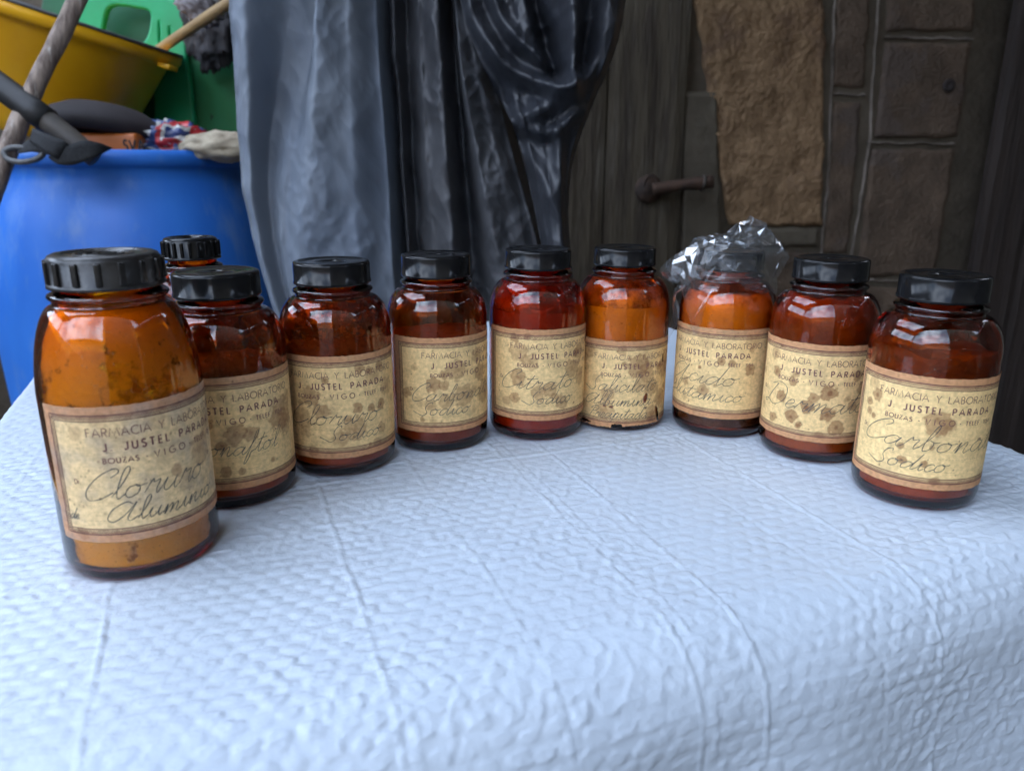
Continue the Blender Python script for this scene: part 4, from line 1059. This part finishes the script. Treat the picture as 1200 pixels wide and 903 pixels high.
link('lettering', new_mesh('lettering', Vf, rb.F, False, mat('dark_lettering', (.02, .012, .01), .6)), ob, kind='stuff')

def lump(name, c, sx, sy, sz, m, seed, rough=.25, n=28, k=40, ridged=False):
    u = np.linspace(0, 2*np.pi, k, endpoint=False); v = np.linspace(.03, np.pi-.03, n)
    Vv, U = np.meshgrid(v, u, indexing='ij')
    d = np.stack([np.sin(Vv)*np.cos(U), np.sin(Vv)*np.sin(U), -np.cos(Vv)], -1)
    nz = fbm(d[..., 0]*2.4+seed, d[..., 1]*2.4, d[..., 2]*2.4, 4, .6)
    if ridged: nz = nz + .5*(1-np.abs(noise3(d[..., 0]*4+seed, d[..., 1]*4, d[..., 2]*4))*3)
    r = 1+rough*nz
    V = d*r[..., None]*np.array([sx, sy, sz])
    me = new_mesh(name, V.reshape(-1, 3), grid_faces(n, k, True), True, m)
    return me
bagm = bpy.data.materials.new('printed_bag'); bagm.use_nodes = True
N, L = bagm.node_tree.nodes, bagm.node_tree.links
t_ = N.new('ShaderNodeTexCoord'); sp = N.new('ShaderNodeTexNoise'); sp.inputs['Scale'].default_value = 13; sp.inputs['Detail'].default_value = 1
L.new(t_.outputs['Object'], sp.inputs['Vector'])
rp = N.new('ShaderNodeValToRGB'); rp.color_ramp.interpolation = 'CONSTANT'
els = rp.color_ramp.elements; els[0].color = (.42, .42, .40, 1); els[1].position = .44; els[1].color = (.03, .06, .18, 1)
x_ = els.new(.52); x_.color = (.45, .03, .035, 1); x_ = els.new(.60); x_.color = (.55, .55, .52, 1); x_ = els.new(.66); x_.color = (.03, .05, .16, 1)
L.new(sp.outputs['Fac'], rp.inputs['Fac']); L.new(rp.outputs['Color'], N['Principled BSDF'].inputs['Base Color']); N['Principled BSDF'].inputs['Roughness'].default_value = .3
bagc = at(200, 168, 1.72)
thing('printed_bag', 'crumpled red, navy and silver plastic bag inside the barrel rim', 'bag', bagc, me=lump('bag', None, .075, .06, .042, bagm, 3, .45, ridged=True))
crm = mat('cream_sacking', (.42, .36, .26), .8, var=(.24, .19, .13), var_scale=22, bump=.003, bump_scale=60)
thing('sack', 'pale cream rolled sack in the barrel beside the tarpaulin', 'sack', at(262, 172, 1.66), me=lump('sack', None, .085, .06, .030, crm, 9, .3))
# something for all of it to rest on: garden waste packed in the drum
wst = mat('dark_waste', (.03, .025, .02), .95, var=(.06, .05, .035), var_scale=20)
me = lathe('garden_waste', [(.001, -.10), (.20, -.10), (.222, -.06), (.18, -.035), (.001, -.03)], 40, wst)
w = thing('garden_waste', 'dark garden waste filling the blue barrel under the bags and the lid', 'waste', (BX, BY, rz-.03), me=me)
w['kind'] = 'stuff'

# ------------------------------------------------------------------ green plastic chairs stacked behind the barrel
grn = mat('green_plastic', (.012, .42, .17), .36, var=(.014, .34, .13), var_scale=6, bump=.0006)
grn2 = mat('stained_green_plastic', (.012, .17, .045), .5, var=(.014, .21, .07), var_scale=7, second=(.010, .010, .010), second_scale=16, second_pos=(.60, .64), stretch=(1.6, 1, .7))
def cut_panel(name, outline, holes, Y, th, m, parent, bev=.006, k=6):
    cu = bpy.data.curves.new(name, 'CURVE'); cu.dimensions = '2D'; cu.fill_mode = 'BOTH'; cu.extrude = th/2; cu.bevel_depth = bev; cu.bevel_resolution = 3
    o0 = at(outline[0][0], outline[0][1], Y)
    for ring in [outline]+holes:
        P = catmull([(at(x, y, Y).x-o0.x, at(x, y, Y).z-o0.z) for x, y in ring], k, closed=True)
        s = cu.splines.new('POLY'); s.points.add(len(P)-1); s.use_cyclic_u = True
        for q, p in zip(s.points, P): q.co = (p[0], p[1], 0, 1)
    tmp = bpy.data.objects.new('tmp', cu); COL.objects.link(tmp); bpy.context.view_layer.update()
    me = bpy.data.meshes.new_from_object(tmp.evaluated_get(bpy.context.evaluated_depsgraph_get()))
    bpy.data.objects.remove(tmp); bpy.data.curves.remove(cu)
    me.transform(Matrix.Rotation(math.pi/2, 4, 'X')); me.name = name; me.materials.clear(); me.materials.append(m)
    me.polygons.foreach_set('use_smooth', np.ones(len(me.polygons), bool))
    try:
        me.set_sharp_from_angle(angle=math.radians(50))
    except Exception: pass
    return link(name, me, parent, o0)
ch = thing('chair', 'green plastic garden chair with a slotted rounded backrest, behind the yellow tub', 'chair', group='stacked green garden chairs')
cut_panel('backrest', [(96, 60), (97, 20), (112, 0), (150, -6), (196, 1), (210, 10), (216, 30), (218, 70), (224, 110), (228, 200), (190, 200), (184, 90), (172, 58), (150, 100), (110, 100)],
          [[(121, 56), (123, 18), (134, 5), (160, 7), (178, 12), (181, 26), (174, 50), (150, 66)], [(186, 27), (191, 26), (192, 52), (187, 53)], [(198, 33), (203, 32), (204, 52), (199, 53)]], 2.16, .012, grn, ch)
link('seat', box_mesh('seat', .42, .40, .02, grn, bev=.008, c=(-1.0, 2.38, GZ+.43)), ch)
for sx in (-1.19, -.81):
    for sy in (2.17, 2.56):
        link('leg', tube('leg', [(sx, sy, GZ+.43), (sx*1.0, sy, GZ+.2), (sx*1.01, sy, GZ)], [.022, .016], 10, grn), ch)
ch2 = thing('chair', 'green plastic chair panel stained with black mould, right of the yellow tub', 'chair', group='stacked green garden chairs')
cut_panel('side_panel', [(216, 66), (222, 56), (250, 50), (290, 55), (330, 60), (330, 210), (222, 210), (224, 110)], [], 2.19, .014, grn2, ch2)
cut_panel('backrest', [(60, 120), (62, -30), (120, -50), (184, -20), (186, 60), (184, 150)], [], 2.24, .012, mat('deep_green_plastic', (.006, .10, .045), .5, var=(.01, .14, .06), var_scale=5), ch2)
for q in (190, 198, 207):
    link('rib', tube('rib', [tuple(at(q, 70, 2.22)), tuple(at(q+1, 120, 2.22)), tuple(at(q+2, 200, 2.22))], .010, 8, mat('mossy_green_plastic', (.045, .075, .025), .6, var=(.02, .05, .02), var_scale=9)), ch2)
rag_m = mat('dark_rag', (.02, .02, .021), .9, var=(.09, .085, .09), var_scale=14, stretch=(2, 1, .6), bump=.004)
thing('rag', 'black and grey rag hanging behind the bamboo handle', 'rag', at(246, 36, 2.12), me=lump('rag', None, .06, .03, .085, rag_m, 21, .4, ridged=True))
pm = mat('grubby_paper', (.36, .34, .36), .7, var=(.14, .12, .12), var_scale=16)
thing('paper_scrap', 'crumpled greyish paper scrap beside the bamboo handle at the top edge', 'paper', at(232, 8, 1.98), (0, .6, .2), me=lump('paper_scrap', None, .05, .02, .032, pm, 31, .5, ridged=True))

# ------------------------------------------------------------------ hanging tarpaulin
tarp_a = mat('blue_grey_tarpaulin', (.125, .150, .190), .58, spec=.35, var=(.155, .175, .20), var_scale=4, rough_var=.07, bump=.0012, bump_scale=34, second=(.25, .25, .24), second_scale=9, second_pos=(.66, .82), stretch=(1.6, 1, .6))
tarp_b = mat('charcoal_tarpaulin', (.048, .050, .056), .52, spec=.35, var=(.072, .073, .078), var_scale=5, rough_var=.06, bump=.0012, bump_scale=40)
tarp_c = mat('black_tarpaulin', (.022, .024, .030), .42, spec=.4, var=(.034, .036, .042), var_scale=5, rough_var=.06, bump=.0012, bump_scale=40)
tp = thing('tarpaulin', 'blue-grey plastic tarpaulin hanging in folds behind the left half of the table', 'tarpaulin')
def sheet(name, ys, lines, Y, m, nx=215, nz=300, wr=.004, seed=0, bias=None, top=1.35):
    """lines: (x at each row, push towards the lens at each row)"""
    yu = np.linspace(ys[0], ys[-1], 260); yy = np.interp(np.linspace(0, 1, nz), [0, .08, .90, 1], [ys[0], -25, min(400, ys[-1]-60), ys[-1]])
    X = np.array([np.interp(yu, ys, l[0]) for l in lines]); D = np.array([np.interp(yu, ys, l[1] if hasattr(l[1], '__len__') else [l[1]]*len(ys)) for l in lines])
    # smooth the rows
    ker = np.hanning(41); ker /= ker.sum()
    def sm(A): 
        P = np.pad(A, ((0, 0), (20, 20)), mode='reflect', reflect_type='odd'); return np.array([np.convolve(r, ker, 'valid') for r in P])
    X, D = sm(X), sm(D)
    X = np.array([np.interp(yy, yu, r_) for r_ in X]); D = np.array([np.interp(yy, yu, r_) for r_ in D])
    s = np.linspace(0, len(lines)-1, nx); i = np.minimum(s.astype(int), len(lines)-2); f = s-i
    fs = f*f*(3-2*f)
    PX = X[i]*(1-f[:, None]) + X[i+1]*f[:, None]; PD = D[i]*(1-fs[:, None]) + D[i+1]*fs[:, None]
    V = np.zeros((nx, nz, 3))
    for a_ in range(nx):
        for b_ in range(nz): V[a_, b_] = at(PX[a_, b_], yy[b_], Y)[:]
    w1 = 1-np.abs(noise3(V[..., 0]*9+V[..., 2]*5+seed, V[..., 2]*5-V[..., 0]*3, seed))*2.2
    w2 = 1-np.abs(noise3(V[..., 0]*22-V[..., 2]*13+seed, V[..., 2]*12, seed+4))*2.2
    V[..., 1] -= PD + wr*np.clip(w1, -.5, 1)*1.6 + wr*.55*np.clip(w2, -.5, 1)*sstep(-.3, .3, noise3(V[..., 0]*6, V[..., 2]*6, seed+9)) + wr*.42*np.clip(1-np.abs(noise3(V[..., 0]*46+V[..., 2]*12, V[..., 2]*38-V[..., 0]*14, seed+7))*2.4, -.4, 1)*sstep(-.1, .35, noise3(V[..., 0]*8, V[..., 2]*8, seed+19)) + wr*1.5*noise3(V[..., 0]*5, V[..., 2]*4, seed+2)
    rs = np.random.RandomState(seed+40)
    for npt, am in ((70, wr*2.6), (260, wr*1.6)):
        x0_, x1_, z0_, z1_ = V[..., 0].min(), V[..., 0].max(), -.25, .65
        pts_ = np.stack([rs.uniform(x0_, x1_, npt), rs.uniform(z0_, z1_, npt)], 1)
        wx = V[..., 0] + .25*(V[..., 2]) ; best = np.full(wx.shape, 9.0)
        for p_ in pts_: best = np.minimum(best, np.hypot((wx-p_[0]-.25*p_[1])*1.5, (V[..., 2]-p_[1])*.75))
        V[..., 1] -= am*np.clip(best*math.sqrt(npt)*1.3, 0, 1.6)
    if bias is not None: V[..., 1] -= bias(PX, np.broadcast_to(yy, PX.shape))
    # the sheet has a real thickness
    Bk = V.copy(); Bk[..., 1] += .0016
    n0 = nx*nz; f1 = grid_faces(nx, nz)
    F = [f1, (f1+n0)[:, ::-1]]
    rim = []
    idx = np.arange(n0).reshape(nx, nz)
    for e in (idx[0], idx[-1][::-1], idx[:, 0][::-1], idx[:, -1]):
        rim.append(np.stack([e[:-1], e[1:], e[1:]+n0, e[:-1]+n0], -1))
    me = new_mesh(name, np.concatenate([V.reshape(-1, 3), Bk.reshape(-1, 3)]), np.concatenate(F+rim), True, m)
    return link(name, me, tp)
ys = [-420, 0, 100, 200, 300, 420, 760]
sheet('draped_panel', ys, [
  ([262, 266, 268, 274, 294, 335, 400], -.05), ([276, 276, 280, 284, 303, 343, 408], [.01, .015, .01, 0, .0, 0, 0]),
  ([302, 300, 304, 298, 312, 352, 418], [.05, .05, .04, .02, .02, .02, .02]),
  ([350, 346, 322, 310, 322, 362, 430], [.02, .0, -.025, -.02, -.005, .0, 0]),
  ([376, 372, 358, 340, 334, 372, 440], [-.02, -.02, -.01, .012, .02, .02, .02]),
  ([390, 387, 386, 380, 356, 386, 450], [.075, .075, .075, .06, .045, .03, .03]),
  ([415, 415, 418, 422, 420, 430, 470], [.05, .05, .05, .05, .04, .04, .03]),
  ([438, 440, 448, 455, 460, 470, 500], [.0, .0, .01, .0, .01, .0, .0]),
  ([450, 453, 460, 468, 474, 485, 515], -.12)], 1.32, tarp_a, seed=1)
sheet('draped_panel', ys, [
  ([440, 444, 452, 460, 468, 478, 508], -.10), ([460, 462, 468, 474, 481, 491, 520], -.01), ([470, 472, 477, 482, 488, 497, 526], -.06), ([492, 494, 499, 505, 512, 520, 540], [.0, .0, .01, .01, .01, .01, .01]),
  ([516, 516, 522, 528, 536, 544, 560], .045), ([529, 528, 536, 545, 552, 560, 576], -.05),
  ([536, 534, 546, 566, 588, 606, 650], .045), ([546, 544, 562, 588, 608, 630, 680], .03), ([556, 552, 580, 604, 634, 656, 710], .0), ([562, 558, 592, 616, 648, 672, 730], -.08)], 1.36, tarp_b, seed=5, wr=.009)
def dist_poly(PX, PY, pts):
    P = catmull(pts, 6); best = np.full(PX.shape, 1e9)
    for a_, b_ in zip(P[:-1], P[1:]):
        d = b_-a_; t = np.clip(((PX-a_[0])*d[0]+(PY-a_[1])*d[1])/(d@d+1e-9), 0, 1)
        best = np.minimum(best, np.hypot(PX-a_[0]-t*d[0], PY-a_[1]-t*d[1]))
    return best
def swag(PX, PY):
    h = 0
    for pts, w, a_ in (([(532, -120), (548, 0), (575, 60), (610, 92), (652, 108), (668, 96), (668, 40), (660, -60)], 10, .050),
                       ([(560, -120), (578, 0), (600, 45), (640, 80)], 8, .030),
                       ([(535, 20), (560, 80), (588, 138), (640, 128), (690, 88), (708, 30), (716, -60)], 13, .040),
                       ([(618, -100), (628, 0), (640, 50), (648, 86)], 10, -.05), ([(700, -80), (690, 20), (676, 88)], 9, -.03),
                       ([(596, 150), (640, 156), (680, 132)], 9, .025), ([(612, 180), (640, 220), (652, 300)], 12, .03), ([(652, 160), (655, 240), (662, 300)], 8, .02),
                       ([(735, -80), (728, 20), (706, 90)], 8, .02)):
        d = dist_poly(PX, PY, pts); h = h + a_*np.exp(-(d/w)**2)
    return h
ys2 = [-420, 0, 50, 100, 130, 170, 220, 290, 400, 640]
sheet('bunched_panel', ys2, [
  ([520, 536, 552, 572, 598, 611, 621, 636, 652, 700], [-.04]*10), ([560, 566, 580, 596, 612, 622, 631, 643, 657, 705], [.0]*10), ([620, 620, 626, 634, 634, 636, 640, 648, 660, 712], [.01]*10),
  ([680, 686, 682, 676, 662, 656, 652, 658, 668, 720], [.01]*10), ([725, 724, 712, 696, 684, 668, 660, 664, 674, 724], [-.01]*10), ([744, 740, 726, 706, 694, 676, 666, 670, 680, 730], [-.06]*10)], 1.28, tarp_c, seed=9, wr=.008, bias=swag)
# the beam it hangs from
pb = thing('hanging_beam', 'timber beam the tarpaulin hangs from, above the picture', 'beam', (-.2, 1.34, 0))
zt = at(500, -410, 1.3).z
link('beam', box_mesh('beam', 1.5, .09, .09, tim, bev=.006, c=(0, 0, zt+.03)), pb)
for sx in (-.60, .60): link('hanger', box_mesh('hanger', .05, .05, 2.18-zt-.075, tim, bev=.004, c=(sx, 0, (2.18+zt+.075)/2)), pb)
